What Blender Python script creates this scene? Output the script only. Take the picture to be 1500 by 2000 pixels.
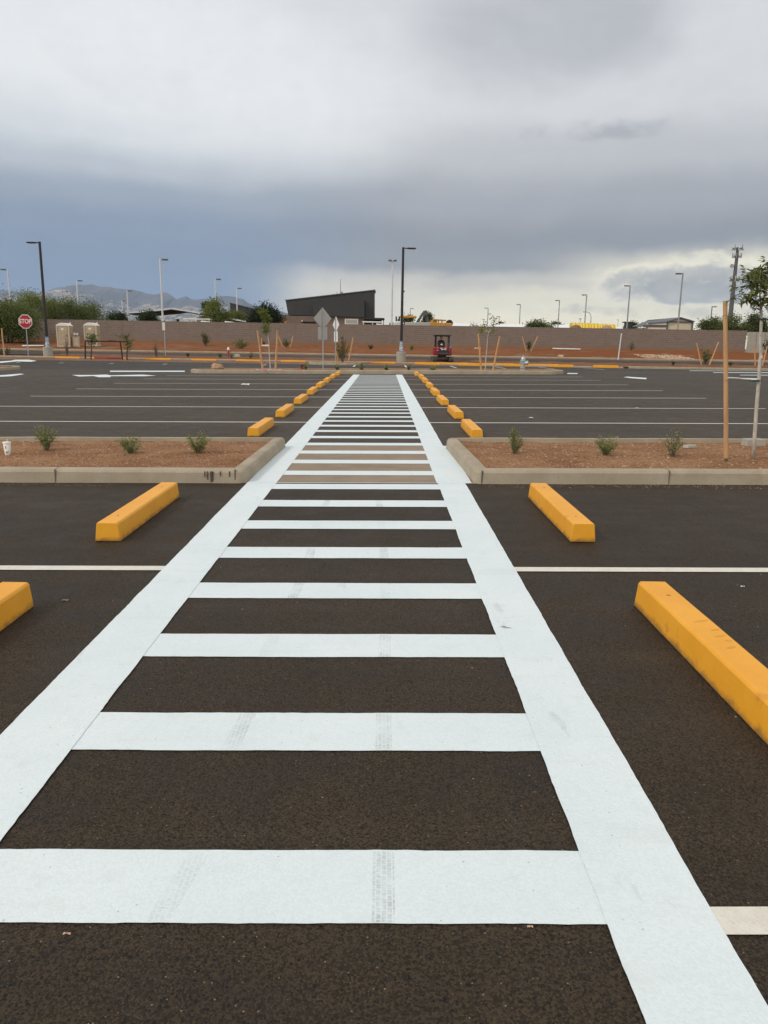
import bpy, math, random
from mathutils import Vector, Matrix, noise
R=math.radians
rnd=random.Random(7)
sc=bpy.context.scene
for o in list(bpy.data.objects): bpy.data.objects.remove(o)

# ------------------------------------------------------------------ camera
F=1500.; EYE=Vector((0,0,1.5))
PITCH,YAW,ROLL=R(-12.4058),R(-0.1998),R(0.93)
B=Matrix(((1,0,0),(0,0,-1),(0,1,0)))
RM=Matrix.Rotation(YAW,3,'Z')@Matrix.Rotation(PITCH,3,'X')@B@Matrix.Rotation(ROLL,3,'Z')
cd=bpy.data.cameras.new('camera'); cam=bpy.data.objects.new('camera',cd); sc.collection.objects.link(cam)
cam.matrix_world=Matrix.Translation(EYE)@RM.to_4x4()
cd.sensor_fit='HORIZONTAL'; cd.sensor_width=36; cd.lens=36; cd.clip_start=.05; cd.clip_end=40000
sc.camera=cam

# ------------------------------------------------------------------ light
SUN_EL,SUN_AZ=R(40),R(-121)      # azimuth from +Y towards +X : the sun stands left, a little behind
sv=Vector((math.sin(SUN_AZ)*math.cos(SUN_EL),math.cos(SUN_AZ)*math.cos(SUN_EL),math.sin(SUN_EL)))
ld=bpy.data.lights.new('sun','SUN'); ld.energy=1.5; ld.angle=R(10); ld.color=(1,.93,.82)
lo=bpy.data.objects.new('sun',ld); sc.collection.objects.link(lo); lo.location=(-20,-5,30)
lo.rotation_euler=(-sv).to_track_quat('-Z','Y').to_euler()
sc.view_settings.view_transform='Standard'; sc.view_settings.look='None'
sc.view_settings.exposure=0; sc.view_settings.gamma=1; sc.view_settings.use_curve_mapping=False

class NT:
    def __init__(s,t): s.t=t; s.n=t.nodes; s.l=t.links
    def node(s,ty,**k):
        n=s.n.new(ty)
        for a,b in k.items(): setattr(n,a,b)
        return n
    def put(s,sock,v):
        if isinstance(v,bpy.types.NodeSocket): s.l.new(v,sock)
        elif v is not None: sock.default_value=v
    def m(s,op,a,b=None,c=None,clamp=False):
        n=s.node('ShaderNodeMath',operation=op,use_clamp=clamp)
        for i,v in enumerate((a,b,c)):
            if v is not None: s.put(n.inputs[i],v)
        return n.outputs[0]
    def smooth(s,v,a,b,lo=0.,hi=1.):
        n=s.node('ShaderNodeMapRange',interpolation_type='SMOOTHSTEP')
        s.put(n.inputs[0],v); s.put(n.inputs[1],a); s.put(n.inputs[2],b); n.inputs[3].default_value=lo; n.inputs[4].default_value=hi
        return n.outputs[0]
    def mix(s,f,a,b,blend='MIX'):
        n=s.node('ShaderNodeMix',data_type='RGBA',blend_type=blend)
        s.put(n.inputs[0],f)
        for i,v in ((6,a),(7,b)):
            if not isinstance(v,bpy.types.NodeSocket): v=(v[0],v[1],v[2],1)
            s.put(n.inputs[i],v)
        return n.outputs[2]
    def noise(s,vec,scale,detail=4,rough=.55,dist=0.,out=0):
        n=s.node('ShaderNodeTexNoise'); s.put(n.inputs['Vector'],vec)
        n.inputs['Scale'].default_value=scale; n.inputs['Detail'].default_value=detail; n.inputs['Roughness'].default_value=rough; n.inputs['Distortion'].default_value=dist
        return n.outputs[out]
    def voro(s,vec,scale,feature='F1',out='Distance',rand=1.):
        n=s.node('ShaderNodeTexVoronoi',feature=feature); s.put(n.inputs['Vector'],vec); n.inputs['Scale'].default_value=scale; n.inputs['Randomness'].default_value=rand
        return n.outputs[out]
    def ramp(s,f,stops,interp='EASE'):
        n=s.node('ShaderNodeValToRGB'); s.put(n.inputs[0],f); cr=n.color_ramp; cr.interpolation=interp
        while len(cr.elements)<len(stops): cr.elements.new(.5)
        for e,(p,c) in zip(cr.elements,stops):
            e.position=p; e.color=(c[0],c[1],c[2],1)
        return n.outputs[0]
    def mapv(s,vec,scale=(1,1,1),loc=(0,0,0),rot=(0,0,0)):
        n=s.node('ShaderNodeMapping'); s.put(n.inputs[0],vec); n.inputs[1].default_value=loc; n.inputs[2].default_value=rot; n.inputs[3].default_value=scale
        return n.outputs[0]
def lin(r,g,b): return tuple(((c/255)/12.92 if c/255<=.04045 else ((c/255+.055)/1.055)**2.4) for c in (r,g,b))

# ------------------------------------------------------------------ sky: a storm deck over the Nishita sky
w=bpy.data.worlds.new('World'); sc.world=w; w.use_nodes=True
t=NT(w.node_tree); t.n.clear()
sky=t.node('ShaderNodeTexSky',sky_type='NISHITA',sun_disc=False,sun_elevation=SUN_EL,sun_rotation=SUN_AZ)
dirv=t.node('ShaderNodeTexCoord').outputs['Generated']
sep=t.node('ShaderNodeSeparateXYZ'); t.l.new(dirv,sep.inputs[0])
DEG=57.29578
el=t.m('MULTIPLY',t.m('ARCSINE',sep.outputs[2]),DEG)
az=t.m('MULTIPLY',t.m('ARCTAN2',sep.outputs[0],sep.outputs[1]),DEG)
cmb=t.node('ShaderNodeCombineXYZ'); t.put(cmb.inputs[0],t.m('MULTIPLY',az,.1)); t.put(cmb.inputs[1],t.m('MULTIPLY',el,.1))
uv=cmb.outputs[0]
nbig=t.m('SUBTRACT',t.noise(t.mapv(uv,(.55,1.0,1),(3.1,.4,0)),1.0,6,.52,.5),.5)
nfine=t.m('SUBTRACT',t.noise(t.mapv(uv,(1.,1.7,1),(7,2,0)),2.4,7,.58,.3),.5)
elw=t.m('ADD',el,t.m('ADD',t.m('MULTIPLY',nbig,3.2),t.m('MULTIPLY',nfine,1.0)))
pos=t.m('DIVIDE',elw,30.,clamp=True)
def st(l): return [(e/30.,lin(*c)) for e,c in l]
LFT=t.ramp(pos,st([(0,(146,166,196)),(2.5,(143,162,191)),(5.5,(141,158,182)),(7.6,(147,161,182)),(9.6,(166,177,191)),(11.3,(197,204,212)),(13.2,(224,229,233)),(16,(241,244,245)),(19,(239,242,244)),(22,(230,233,237)),(30,(214,217,220))]))
RGT=t.ramp(pos,st([(0,(292,278,240)),(1.6,(293,280,241)),(3.4,(276,265,232)),(4.5,(226,219,205)),(5.5,(164,166,169)),(7.2,(156,159,165)),(9.5,(175,177,182)),(12.5,(201,203,206)),(15.5,(223,224,226)),(20,(223,224,227)),(30,(216,218,220))]))
azw=t.m('ADD',az,t.m('MULTIPLY',nbig,9.))
col=t.mix(t.smooth(azw,-13.,3.),LFT,RGT)
# pale gap under the deck in the middle
gm=t.m('MULTIPLY',t.smooth(azw,-10.,-3.),t.m('MULTIPLY',t.smooth(elw,5.6,3.4),t.smooth(azw,7.,0.)))
col=t.mix(t.m('MULTIPLY',gm,.8),col,lin(258,249,226))
# brighter slot at far right below the deck
gm=t.m('MULTIPLY',t.smooth(azw,9.,20.),t.m('MULTIPLY',t.smooth(elw,7.,5.2),t.smooth(elw,3.6,4.8)))
col=t.mix(t.m('MULTIPLY',gm,.8),col,lin(276,267,236))
# bright heart of the left cloud
dx=t.m('DIVIDE',t.m('SUBTRACT',az,-9.),13.); dy=t.m('DIVIDE',t.m('SUBTRACT',el,16.),4.6)
dd=t.m('ADD',t.m('ADD',t.m('MULTIPLY',dx,dx),t.m('MULTIPLY',dy,dy)),t.m('MULTIPLY',nbig,2.2))
col=t.mix(t.m('MULTIPLY',t.smooth(dd,1.9,-.6),.85),col,lin(244,246,247))
# darker patch of cloud, upper middle
dx=t.m('DIVIDE',t.m('SUBTRACT',az,9.),9.); dy=t.m('DIVIDE',t.m('SUBTRACT',el,19.5),4.2)
dd=t.m('ADD',t.m('MULTIPLY',dx,dx),t.m('MULTIPLY',dy,dy))
dk=t.smooth(t.m('ADD',dd,t.m('MULTIPLY',nbig,2.6)),1.3,.0)
col=t.mix(t.m('MULTIPLY',dk,.55),col,lin(163,166,174))
# streaky detail across the deck
col=t.mix(t.smooth(t.noise(t.mapv(uv,(.6,1.3,1),(1,5,0)),2.2,7,.6,.6),.45,.78,0.,.09),col,lin(160,165,175))
# small dark shreds, right
dx=t.m('DIVIDE',t.m('SUBTRACT',az,14.2),4.2); dy=t.m('DIVIDE',t.m('SUBTRACT',el,13.9),.8)
dd=t.m('ADD',t.m('MULTIPLY',dx,dx),t.m('MULTIPLY',dy,dy))
dk=t.smooth(t.m('ADD',dd,t.m('MULTIPLY',nfine,6.)),1.2,-.6)
col=t.mix(t.m('MULTIPLY',dk,.55),col,lin(158,160,168))
# grey cumulus bank low on the right with bright rims
ncu=t.m('ADD',t.m('SUBTRACT',t.noise(t.mapv(uv,(1.,1.5,1),(4.4,9.1,0)),4.6,8,.6,.2),.5),t.m('MULTIPLY',t.m('SUBTRACT',.45,t.voro(t.mapv(uv,(1.,1.25,1),(1,2,0)),6.,'SMOOTH_F1')),.28))
dx=t.m('DIVIDE',t.m('SUBTRACT',az,21.3),6.0); dy=t.m('DIVIDE',t.m('SUBTRACT',el,4.0),1.75)
dyb=t.m('MULTIPLY',t.smooth(el,3.1,2.2),2.2)                 # flat base
cu=t.m('SUBTRACT',t.m('ADD',t.m('SUBTRACT',1.,t.m('ADD',t.m('MULTIPLY',dx,dx),t.m('MULTIPLY',dy,dy))),t.m('MULTIPLY',ncu,2.9)),dyb)
col=t.mix(t.m('MULTIPLY',t.m('MULTIPLY',t.smooth(cu,-.7,.15),.55),t.smooth(azw,6.,16.)),col,lin(284,275,246))
col=t.mix(t.m('MULTIPLY',t.smooth(cu,-.15,.75),.88),col,t.mix(t.smooth(t.m('ADD',nfine,t.m('MULTIPLY',ncu,.8)),-.2,.25),lin(172,173,174),lin(210,207,199)))
cu2=t.m('ADD',t.m('SUBTRACT',t.smooth(el,.6,2.6),t.smooth(el,2.4,3.4)),t.m('MULTIPLY',ncu,2.2))
col=t.mix(t.m('MULTIPLY',t.smooth(cu2,.7,1.3),t.m('MULTIPLY',t.smooth(az,9.,14.),.5)),col,lin(198,195,186))
# ragged fine structure through the deck
rag=t.m('ADD',t.m('MULTIPLY',t.m('SUBTRACT',t.noise(t.mapv(uv,(1.1,2.,1),(2,8,0)),3.2,9,.62,.4),.5),.10),t.m('MULTIPLY',t.m('SUBTRACT',t.noise(t.mapv(uv,(2.6,.9,1),(5,1,0)),2.4,7,.6),.5),.06))
rs=t.node('ShaderNodeVectorMath',operation='SCALE'); t.l.new(col,rs.inputs[0]); t.put(rs.inputs['Scale'],t.m('ADD',1.,rag)); col=rs.outputs[0]
# above the frame the deck goes on, bright
col=t.mix(t.smooth(el,24.,45.),col,lin(214,216,220))
# behind the camera the unseen sky is made much brighter to fill camera-facing faces
bk=t.m('MULTIPLY',t.smooth(sep.outputs[1],.25,-.55),t.smooth(el,0.,8.))
col=t.mix(bk,col,(1.02,.97,.88))
cl=t.node('ShaderNodeVectorMath',operation='SCALE'); t.l.new(col,cl.inputs[0]); cl.inputs['Scale'].default_value=10.
fin=t.mix(.97,sky.outputs[0],cl.outputs[0])
bg=t.node('ShaderNodeBackground'); bg.inputs['Strength'].default_value=.1; t.l.new(fin,bg.inputs['Color'])
ow=t.node('ShaderNodeOutputWorld'); t.l.new(bg.outputs[0],ow.inputs[0])

# ------------------------------------------------------------------ materials
def mat(name,build=None,col=(.5,.5,.5),rough=.7,metal=0.,spec=.5,vary=0.,vscale=6.,bump=0.,bscale=40.,alpha=None):
    m=bpy.data.materials.new(name); m.use_nodes=True; t=NT(m.node_tree); t.n.clear()
    bs=t.node('ShaderNodeBsdfPrincipled'); out=t.node('ShaderNodeOutputMaterial'); t.l.new(bs.outputs[0],out.inputs[0])
    bs.inputs['Roughness'].default_value=rough; bs.inputs['Metallic'].default_value=metal; bs.inputs['Specular IOR Level'].default_value=spec
    bs.inputs['Base Color'].default_value=(*col,1)
    co=t.node('ShaderNodeTexCoord').outputs['Object']
    if vary:
        f=t.noise(co,vscale,5,.6)
        c=t.mix(t.smooth(f,.25,.75),[x*(1-vary) for x in col],[min(1,x*(1+vary)) for x in col]); t.l.new(c,bs.inputs['Base Color'])
    if bump:
        b=t.node('ShaderNodeBump'); b.inputs['Strength'].default_value=bump; b.inputs['Distance'].default_value=.01
        t.l.new(t.noise(co,bscale,4,.6),b.inputs['Height']); t.l.new(b.outputs[0],bs.inputs['Normal'])
    if build: build(t,bs,co)
    if alpha is not None: bs.inputs['Alpha'].default_value=alpha
    return m
def bumpit(t,bs,h,strength,dist):
    b=t.node('ShaderNodeBump'); b.inputs['Strength'].default_value=strength; b.inputs['Distance'].default_value=dist
    t.put(b.inputs['Height'],h); t.l.new(b.outputs[0],bs.inputs['Normal'])

def asphalt(k,warm):
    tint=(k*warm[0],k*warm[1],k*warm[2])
    def T_(v): return [v*q for q in tint]
    def f(t,bs,co):
        n0=t.noise(co,.35,5,.6,.4); n1=t.noise(co,3.,5,.65)
        c=t.mix(t.smooth(n1,.3,.75),T_(.0185),T_(.028))
        c=t.mix(t.smooth(n0,.38,.72,0,.6),c,T_(.036))
        c=t.mix(t.smooth(t.noise(t.mapv(co,(.10,2.2,1)),1.,5,.62),.45,.75,0,.45),c,T_(.042))
        c=t.mix(t.smooth(t.noise(t.mapv(co,(1,1,1),(11,3,0)),.55,4,.6),.60,.74,0,.45),c,T_(.013))
        # stones of the mix, each its own shade
        v=t.voro(co,165.); vc=t.voro(co,165.,out='Color')
        sp=t.node('ShaderNodeSeparateColor'); t.l.new(vc,sp.inputs[0])
        shade=t.smooth(sp.outputs[2],0.,1.,.5,1.65)
        mul=t.node('ShaderNodeVectorMath',operation='SCALE'); t.l.new(c,mul.inputs[0]); t.l.new(shade,mul.inputs['Scale']); c=mul.outputs[0]
        c=t.mix(t.m('MULTIPLY',t.smooth(v,.45,.15),t.smooth(sp.outputs[0],.80,.98,0,.75)),c,(.085,.07,.05))
        v2=t.voro(t.mapv(co,(1,1,1),(.3,.7,0)),62.); vc2=t.voro(t.mapv(co,(1,1,1),(.3,.7,0)),62.,out='Color'); sp2=t.node('ShaderNodeSeparateColor'); t.l.new(vc2,sp2.inputs[0])
        c=t.mix(t.m('MULTIPLY',t.smooth(v2,.20,.08),t.smooth(sp2.outputs[1],.82,.90,0,.95)),c,(.24,.19,.13))
        # open pits between the stones
        pit=t.m('MULTIPLY',t.smooth(v2,.36,.20),t.smooth(sp2.outputs[0],.73,.82))
        pit=t.m('MAXIMUM',pit,t.smooth(t.noise(co,70.,3,.6),.62,.70))
        c=t.mix(t.m('MULTIPLY',pit,.85),c,(.006,.005,.0045))
        t.l.new(c,bs.inputs['Base Color']); bs.inputs['Specular IOR Level'].default_value=.27
        t.put(bs.inputs['Roughness'],t.smooth(n1,.3,.7,.62,.78))
        h=t.m('ADD',t.m('MULTIPLY',v,-.6),t.m('ADD',t.m('MULTIPLY',t.noise(co,60.,3,.7),.5),t.m('MULTIPLY',pit,-1.4)))
        bumpit(t,bs,h,.6,.006)
    return f
M={}
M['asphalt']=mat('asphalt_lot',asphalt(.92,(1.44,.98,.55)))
M['asphalt_far']=mat('asphalt_grazing_tint',asphalt(1.55,(1.36,1.0,.66)))  # paler copy of the lot asphalt, grazing-view brightening put into its colour
M['asphalt2']=mat('asphalt_drive',asphalt(1.25,(1.26,.97,.70)))
def paint(t,bs,co):
    n=t.noise(co,1.3,5,.6); n2=t.noise(co,9.,6,.65); n3=t.noise(co,160.,3,.7)
    c=t.mix(t.smooth(n,.3,.7),(.70,.785,.81),(.75,.82,.84))
    c=t.mix(t.smooth(n2,.52,.8,0,.5),c,(.61,.67,.675))
    c=t.mix(t.smooth(t.noise(t.mapv(co,(.35,3.2,1),(3,1,0)),1.6,6,.68),.52,.78,0,.45),c,(.60,.64,.63))      # roller passes
    c=t.mix(t.smooth(t.noise(t.mapv(co,(.5,1.6,1),(3,1,0)),.8,5,.65),.60,.76,0,.5),c,(.66,.62,.54))          # dust
    c=t.mix(t.smooth(t.noise(t.mapv(co,(2.6,.7,1),(8,4,0)),2.1,6,.7),.60,.76,0,.5),c,(.40,.41,.40))         # grey rub marks
    v=t.voro(co,120.); vc=t.voro(co,120.,out='Color'); sp=t.node('ShaderNodeSeparateColor'); t.l.new(vc,sp.inputs[0])
    c=t.mix(t.smooth(sp.outputs[2],.1,1.,0.,.16),c,(.50,.54,.54))                                              # stone grain under the film
    c=t.mix(t.m('MULTIPLY',t.smooth(v,.5,.2),t.smooth(sp.outputs[0],.994,.998,0,.5)),c,(.16,.14,.12))         # pin holes
    t.l.new(c,bs.inputs['Base Color']); bs.inputs['Roughness'].default_value=.6; bs.inputs['Specular IOR Level'].default_value=.3
    bumpit(t,bs,t.m('ADD',t.m('MULTIPLY',v,-.8),n3),.2,.004)
M['paint']=mat('crosswalk_paint',paint)
def line_paint(t,bs,co):
    n=t.noise(co,14.,5,.7)
    c=t.mix(t.smooth(n,.3,.7),(.66,.62,.54),(.74,.71,.64)); c=t.mix(t.smooth(t.noise(co,70.,3,.7),.62,.72,0,.7),c,(.25,.22,.19))
    t.l.new(c,bs.inputs['Base Color']); bumpit(t,bs,t.voro(co,95.),.3,.004)
M['line']=mat('line_paint',line_paint,rough=.6)
M['white_mark']=mat('white_marking',paint)
def yellow(t,bs,co):
    n=t.noise(co,4.,5,.65); n2=t.noise(co,38.,4,.7)
    c=t.mix(t.smooth(n,.3,.7),(.82,.355,.016),(.88,.41,.026))
    c=t.mix(t.smooth(t.noise(t.mapv(co,(1,1,1),(5,5,5)),6.,6,.7),.60,.72,0,.55),c,(.55,.22,.03))
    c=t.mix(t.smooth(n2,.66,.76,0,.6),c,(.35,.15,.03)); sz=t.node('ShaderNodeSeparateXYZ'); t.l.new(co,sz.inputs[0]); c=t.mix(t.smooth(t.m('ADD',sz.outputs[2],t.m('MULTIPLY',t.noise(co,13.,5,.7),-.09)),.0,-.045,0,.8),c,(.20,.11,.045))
    t.l.new(c,bs.inputs['Base Color']); bs.inputs['Roughness'].default_value=.5; bumpit(t,bs,t.noise(co,120.,4,.7),.25,.004)
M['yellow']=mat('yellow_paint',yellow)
M['redp']=mat('red_paint',col=(.36,.012,.018),rough=.5,vary=.2)
def concrete(a,b,stain=(.30,.19,.11)):
    def f(t,bs,co):
        n=t.noise(co,2.5,6,.65); n2=t.noise(co,45.,4,.7)
        c=t.mix(t.smooth(n,.3,.7),a,b); c=t.mix(t.smooth(n2,.5,.75,0,.25),c,[x*.6 for x in a])
        c=t.mix(t.smooth(t.noise(t.mapv(co,(1,1,1),(9,2,4)),1.7,5,.7),.58,.75,0,.55),c,stain)
        c=t.mix(t.smooth(t.noise(co,110.,2,.5),.70,.76,0,.7),c,(.06,.05,.045))
        t.l.new(c,bs.inputs['Base Color']); bs.inputs['Roughness'].default_value=.85; bs.inputs['Specular IOR Level'].default_value=.25
        bumpit(t,bs,t.m('ADD',n2,t.noise(co,150.,2,.6)),.3,.006)
    return f
M['kerb']=mat('kerb_concrete',concrete((.34,.285,.21),(.42,.36,.275)))
M['apron']=mat('apron_concrete',concrete((.255,.195,.14),(.31,.24,.175),(.22,.15,.10)))
M['conc']=mat('pale_concrete',concrete((.37,.34,.29),(.43,.40,.35)))
def soil(a,b,peb,sc_=1.):
    def f(t,bs,co):
        n=t.noise(co,1.6*sc_,6,.65); n2=t.noise(co,22.*sc_,5,.7)
        c=t.mix(t.smooth(n,.3,.7),a,b); c=t.mix(t.smooth(n2,.48,.70,0,.65),c,[x*.45 for x in a]); c=t.mix(t.smooth(t.noise(co,5.*sc_,5,.65),.55,.72,0,.5),c,[x*.55 for x in a])
        v=t.voro(co,38.*sc_); vc=t.voro(co,38.*sc_,out='Color'); sp=t.node('ShaderNodeSeparateColor'); t.l.new(vc,sp.inputs[0])
        c=t.mix(t.m('MULTIPLY',t.smooth(v,.42,.25),t.smooth(sp.outputs[0],.72,.85,0,.75)),c,peb)
        t.l.new(c,bs.inputs['Base Color']); bs.inputs['Roughness'].default_value=.95; bs.inputs['Specular IOR Level'].default_value=.1
        bumpit(t,bs,t.m('ADD',t.m('MULTIPLY',v,-.7),t.m('ADD',n2,t.noise(co,7.*sc_,3,.6))),1.,.04/sc_)
    return f
M['soil']=mat('planter_soil',soil((.29,.138,.066),(.44,.245,.132),(.56,.40,.27)))
M['berm']=mat('berm_soil',soil((.25,.095,.040),(.345,.152,.073),(.36,.22,.14),.4))
M['verge']=mat('verge_soil',soil((.22,.10,.05),(.31,.165,.095),(.4,.28,.19),.5))
M['desert']=mat('desert_soil',soil((.26,.15,.09),(.32,.2,.13),(.4,.3,.22),.2))
M['pebble']=mat('pebble',col=(.36,.235,.16),rough=.9,vary=.5,vscale=9.)
M['rubble']=mat('rubble',col=(.55,.38,.27),rough=.9,vary=.35,vscale=5.)
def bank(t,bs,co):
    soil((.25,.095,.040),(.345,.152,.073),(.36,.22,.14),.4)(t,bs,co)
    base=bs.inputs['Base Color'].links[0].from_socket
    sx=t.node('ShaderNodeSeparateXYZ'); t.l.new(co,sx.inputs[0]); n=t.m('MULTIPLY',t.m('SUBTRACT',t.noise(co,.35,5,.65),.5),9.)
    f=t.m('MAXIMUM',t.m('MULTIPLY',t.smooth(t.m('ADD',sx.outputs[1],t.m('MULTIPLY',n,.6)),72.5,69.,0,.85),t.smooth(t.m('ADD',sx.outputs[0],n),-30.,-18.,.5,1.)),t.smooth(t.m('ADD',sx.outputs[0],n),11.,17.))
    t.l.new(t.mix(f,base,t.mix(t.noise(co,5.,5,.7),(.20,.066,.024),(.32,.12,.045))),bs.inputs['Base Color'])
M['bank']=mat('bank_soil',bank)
def blocks(t,bs,co):
    sx=t.node('ShaderNodeSeparateXYZ'); t.l.new(co,sx.inputs[0]); cx=t.node('ShaderNodeCombineXYZ'); t.l.new(sx.outputs[0],cx.inputs[0]); t.l.new(sx.outputs[2],cx.inputs[1])
    br=t.node('ShaderNodeTexBrick',offset=.5); t.l.new(cx.outputs[0],br.inputs['Vector'])
    br.inputs['Color1'].default_value=(.185,.145,.122,1); br.inputs['Color2'].default_value=(.218,.172,.146,1); br.inputs['Mortar'].default_value=(.31,.255,.22,1)
    br.inputs['Scale'].default_value=1.; br.inputs['Mortar Size'].default_value=.011; br.inputs['Mortar Smooth'].default_value=.2; br.inputs['Brick Width'].default_value=.4; br.inputs['Row Height'].default_value=.2
    c=t.mix(t.smooth(t.noise(co,.5,5,.6),.3,.75,0,.3),br.outputs[0],(.27,.21,.18))
    jx=t.m('FRACT',t.m('DIVIDE',sx.outputs[0],7.2)); c=t.mix(t.smooth(jx,.9965,.999,0,.6),c,(.10,.08,.07))
    c=t.mix(t.smooth(t.noise(t.mapv(co,(1.2,1,.18)),1.,5,.65),.55,.75,0,.4),c,(.15,.115,.095))
    # red soil splashed up the foot
    ft=t.m('ADD',sx.outputs[2],t.m('MULTIPLY',t.noise(co,1.2,4,.6),-.55))
    c=t.mix(t.smooth(ft,.25,-.15,0,.75),c,(.30,.15,.075))
    t.l.new(c,bs.inputs['Base Color']); bs.inputs['Roughness'].default_value=.9; bs.inputs['Specular IOR Level'].default_value=.2
    bumpit(t,bs,br.outputs['Fac'],-.6,.01)
M['blocks']=mat('block_wall',blocks)
M['black']=mat('black_metal',col=(.012,.012,.014),rough=.45,vary=.2)
M['bronze']=mat('bronze_metal',col=(.022,.016,.016),rough=.45,vary=.2)
M['white_metal']=mat('white_metal',col=(.66,.68,.70),rough=.5,vary=.08,vscale=2)
M['grey_metal']=mat('grey_metal',col=(.30,.31,.32),rough=.5,metal=.2,vary=.12)
M['dgrey']=mat('dark_grey_metal',col=(.10,.10,.105),rough=.55,vary=.15)
M['alu']=mat('sign_back',col=(.46,.45,.43),rough=.5,metal=.1,vary=.08,vscale=3)
M['alu_light']=mat('sign_back_bright',col=(.78,.78,.77),rough=.45,metal=.0,vary=.05)
M['galv']=mat('galvanised_steel',col=(.42,.44,.44),rough=.45,metal=.4,vary=.15)
M['wood']=None
def wood(t,bs,co):
    n=t.noise(t.mapv(co,(18,18,1.2)),1.,6,.65,.6)
    c=t.mix(t.smooth(n,.3,.7),(.46,.25,.115),(.60,.36,.175)); c=t.mix(t.smooth(t.noise(t.mapv(co,(9,9,2.4)),1.,3,.5),.66,.74,0,.7),c,(.25,.115,.045))
    t.l.new(c,bs.inputs['Base Color']); bs.inputs['Roughness'].default_value=.8; bumpit(t,bs,n,.3,.006)
M['wood']=mat('stake_wood',wood)
def bark(t,bs,co):
    n=t.noise(t.mapv(co,(1,1,.35)),34.,5,.65)
    c=t.mix(t.smooth(n,.35,.65),(.42,.38,.32),(.58,.54,.47)); c=t.mix(t.smooth(t.noise(co,16.,4,.7),.6,.7,0,.8),c,(.20,.15,.11))
    t.l.new(c,bs.inputs['Base Color']); bs.inputs['Roughness'].default_value=.85; bumpit(t,bs,n,.5,.006)
M['palebark']=mat('pale_bark',bark)
M['bark']=mat('dark_bark',col=(.075,.052,.036),rough=.9,vary=.35,vscale=12,bump=.4)
M['twig']=mat('grey_twig',col=(.15,.11,.085),rough=.9,vary=.3)
def leafm(name,c,tr=.45):
    m=bpy.data.materials.new(name); m.use_nodes=True; t=NT(m.node_tree); t.n.clear()
    out=t.node('ShaderNodeOutputMaterial'); bs=t.node('ShaderNodeBsdfPrincipled'); tl=t.node('ShaderNodeBsdfTranslucent'); mx=t.node('ShaderNodeMixShader')
    co=t.node('ShaderNodeTexCoord').outputs['Object']
    cc=t.mix(t.smooth(t.noise(co,9.,3,.6),.3,.7),[x*.7 for x in c],[x*1.3 for x in c])
    t.l.new(cc,bs.inputs['Base Color']); t.l.new(t.mix(.4,cc,(c[0]*1.5,c[1]*1.5,c[2]*.6)),tl.inputs[0]); bs.inputs['Roughness'].default_value=.55; bs.inputs['Specular IOR Level'].default_value=.3
    mx.inputs[0].default_value=tr; t.l.new(bs.outputs[0],mx.inputs[1]); t.l.new(tl.outputs[0],mx.inputs[2]); t.l.new(mx.outputs[0],out.inputs[0])
    return m
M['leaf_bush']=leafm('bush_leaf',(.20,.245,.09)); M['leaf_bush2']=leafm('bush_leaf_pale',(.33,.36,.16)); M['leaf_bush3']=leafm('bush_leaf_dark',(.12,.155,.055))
M['leaf_tree']=leafm('tree_leaf',(.13,.16,.038)); M['leaf_tree2']=leafm('tree_leaf_light',(.21,.235,.055)); M['leaf_tree3']=leafm('tree_leaf_dark',(.07,.095,.026))
M['leaf_olive']=leafm('olive_leaf',(.15,.175,.065)); M['leaf_dark']=leafm('dark_leaf',(.016,.026,.010)); M['leaf_dark2']=leafm('dark_leaf_mid',(.03,.045,.014))
M['leaf_lime']=leafm('lime_leaf',(.12,.15,.025)); M['leaf_grey']=leafm('grey_leaf',(.08,.085,.055)); M['leaf_brown']=leafm('brown_leaf',(.14,.075,.03))
M['tan_plastic']=mat('tan_plastic',col=(.46,.37,.255),rough=.55,vary=.1,vscale=3); M['tan_light']=mat('tan_plastic_pale',col=(.58,.50,.38),rough=.55,vary=.08)
M['white_plastic']=mat('white_plastic',col=(.80,.79,.75),rough=.5,vary=.05)
M['wrap']=mat('clear_wrap',col=(.36,.42,.48),rough=.3,vary=.6,vscale=9); M['bluetape']=mat('blue_tape',col=(.22,.36,.60),rough=.5,vary=.2)
M['red']=mat('excavator_red',col=(.30,.008,.014),rough=.35,vary=.15,vscale=3); M['darkp']=mat('dark_panel',col=(.022,.026,.028),rough=.5,vary=.3)
M['rubber']=mat('rubber_track',col=(.05,.045,.038),rough=.85,vary=.4,vscale=8); M['dirtysteel']=mat('dirty_steel',col=(.16,.13,.095),rough=.8,vary=.4,vscale=7)
M['sign_red']=mat('sign_red',col=(.42,.014,.03),rough=.4,vary=.08); M['sign_white']=mat('sign_white',col=(.80,.78,.76),rough=.4,vary=.03)
def hyd(t,bs,co):
    t.l.new(t.mix(t.smooth(t.noise(co,9.,5,.6),.35,.7),(.36,.40,.42),(.52,.55,.56)),bs.inputs['Base Color']); bs.inputs['Roughness'].default_value=.4; bs.inputs['Metallic'].default_value=.35
M['hydrant']=mat('silver_paint',hyd)
M['rust']=mat('rusty_steel',col=(.035,.016,.012),rough=.8,vary=.4,vscale=10)
def cladding(t,bs,co):
    sx=t.node('ShaderNodeSeparateXYZ'); t.l.new(co,sx.inputs[0])
    s=t.m('FRACT',t.m('MULTIPLY',t.m('ADD',sx.outputs[0],sx.outputs[1]),2.2)); seam=t.smooth(s,.88,.97)
    c=t.mix(t.smooth(t.noise(co,.6,4,.6),.3,.7),(.036,.036,.036),(.044,.043,.042)); c=t.mix(t.m('MULTIPLY',seam,.5),c,(.03,.03,.03))
    t.l.new(c,bs.inputs['Base Color']); bs.inputs['Roughness'].default_value=.55; bumpit(t,bs,seam,.5,.03)
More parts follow.
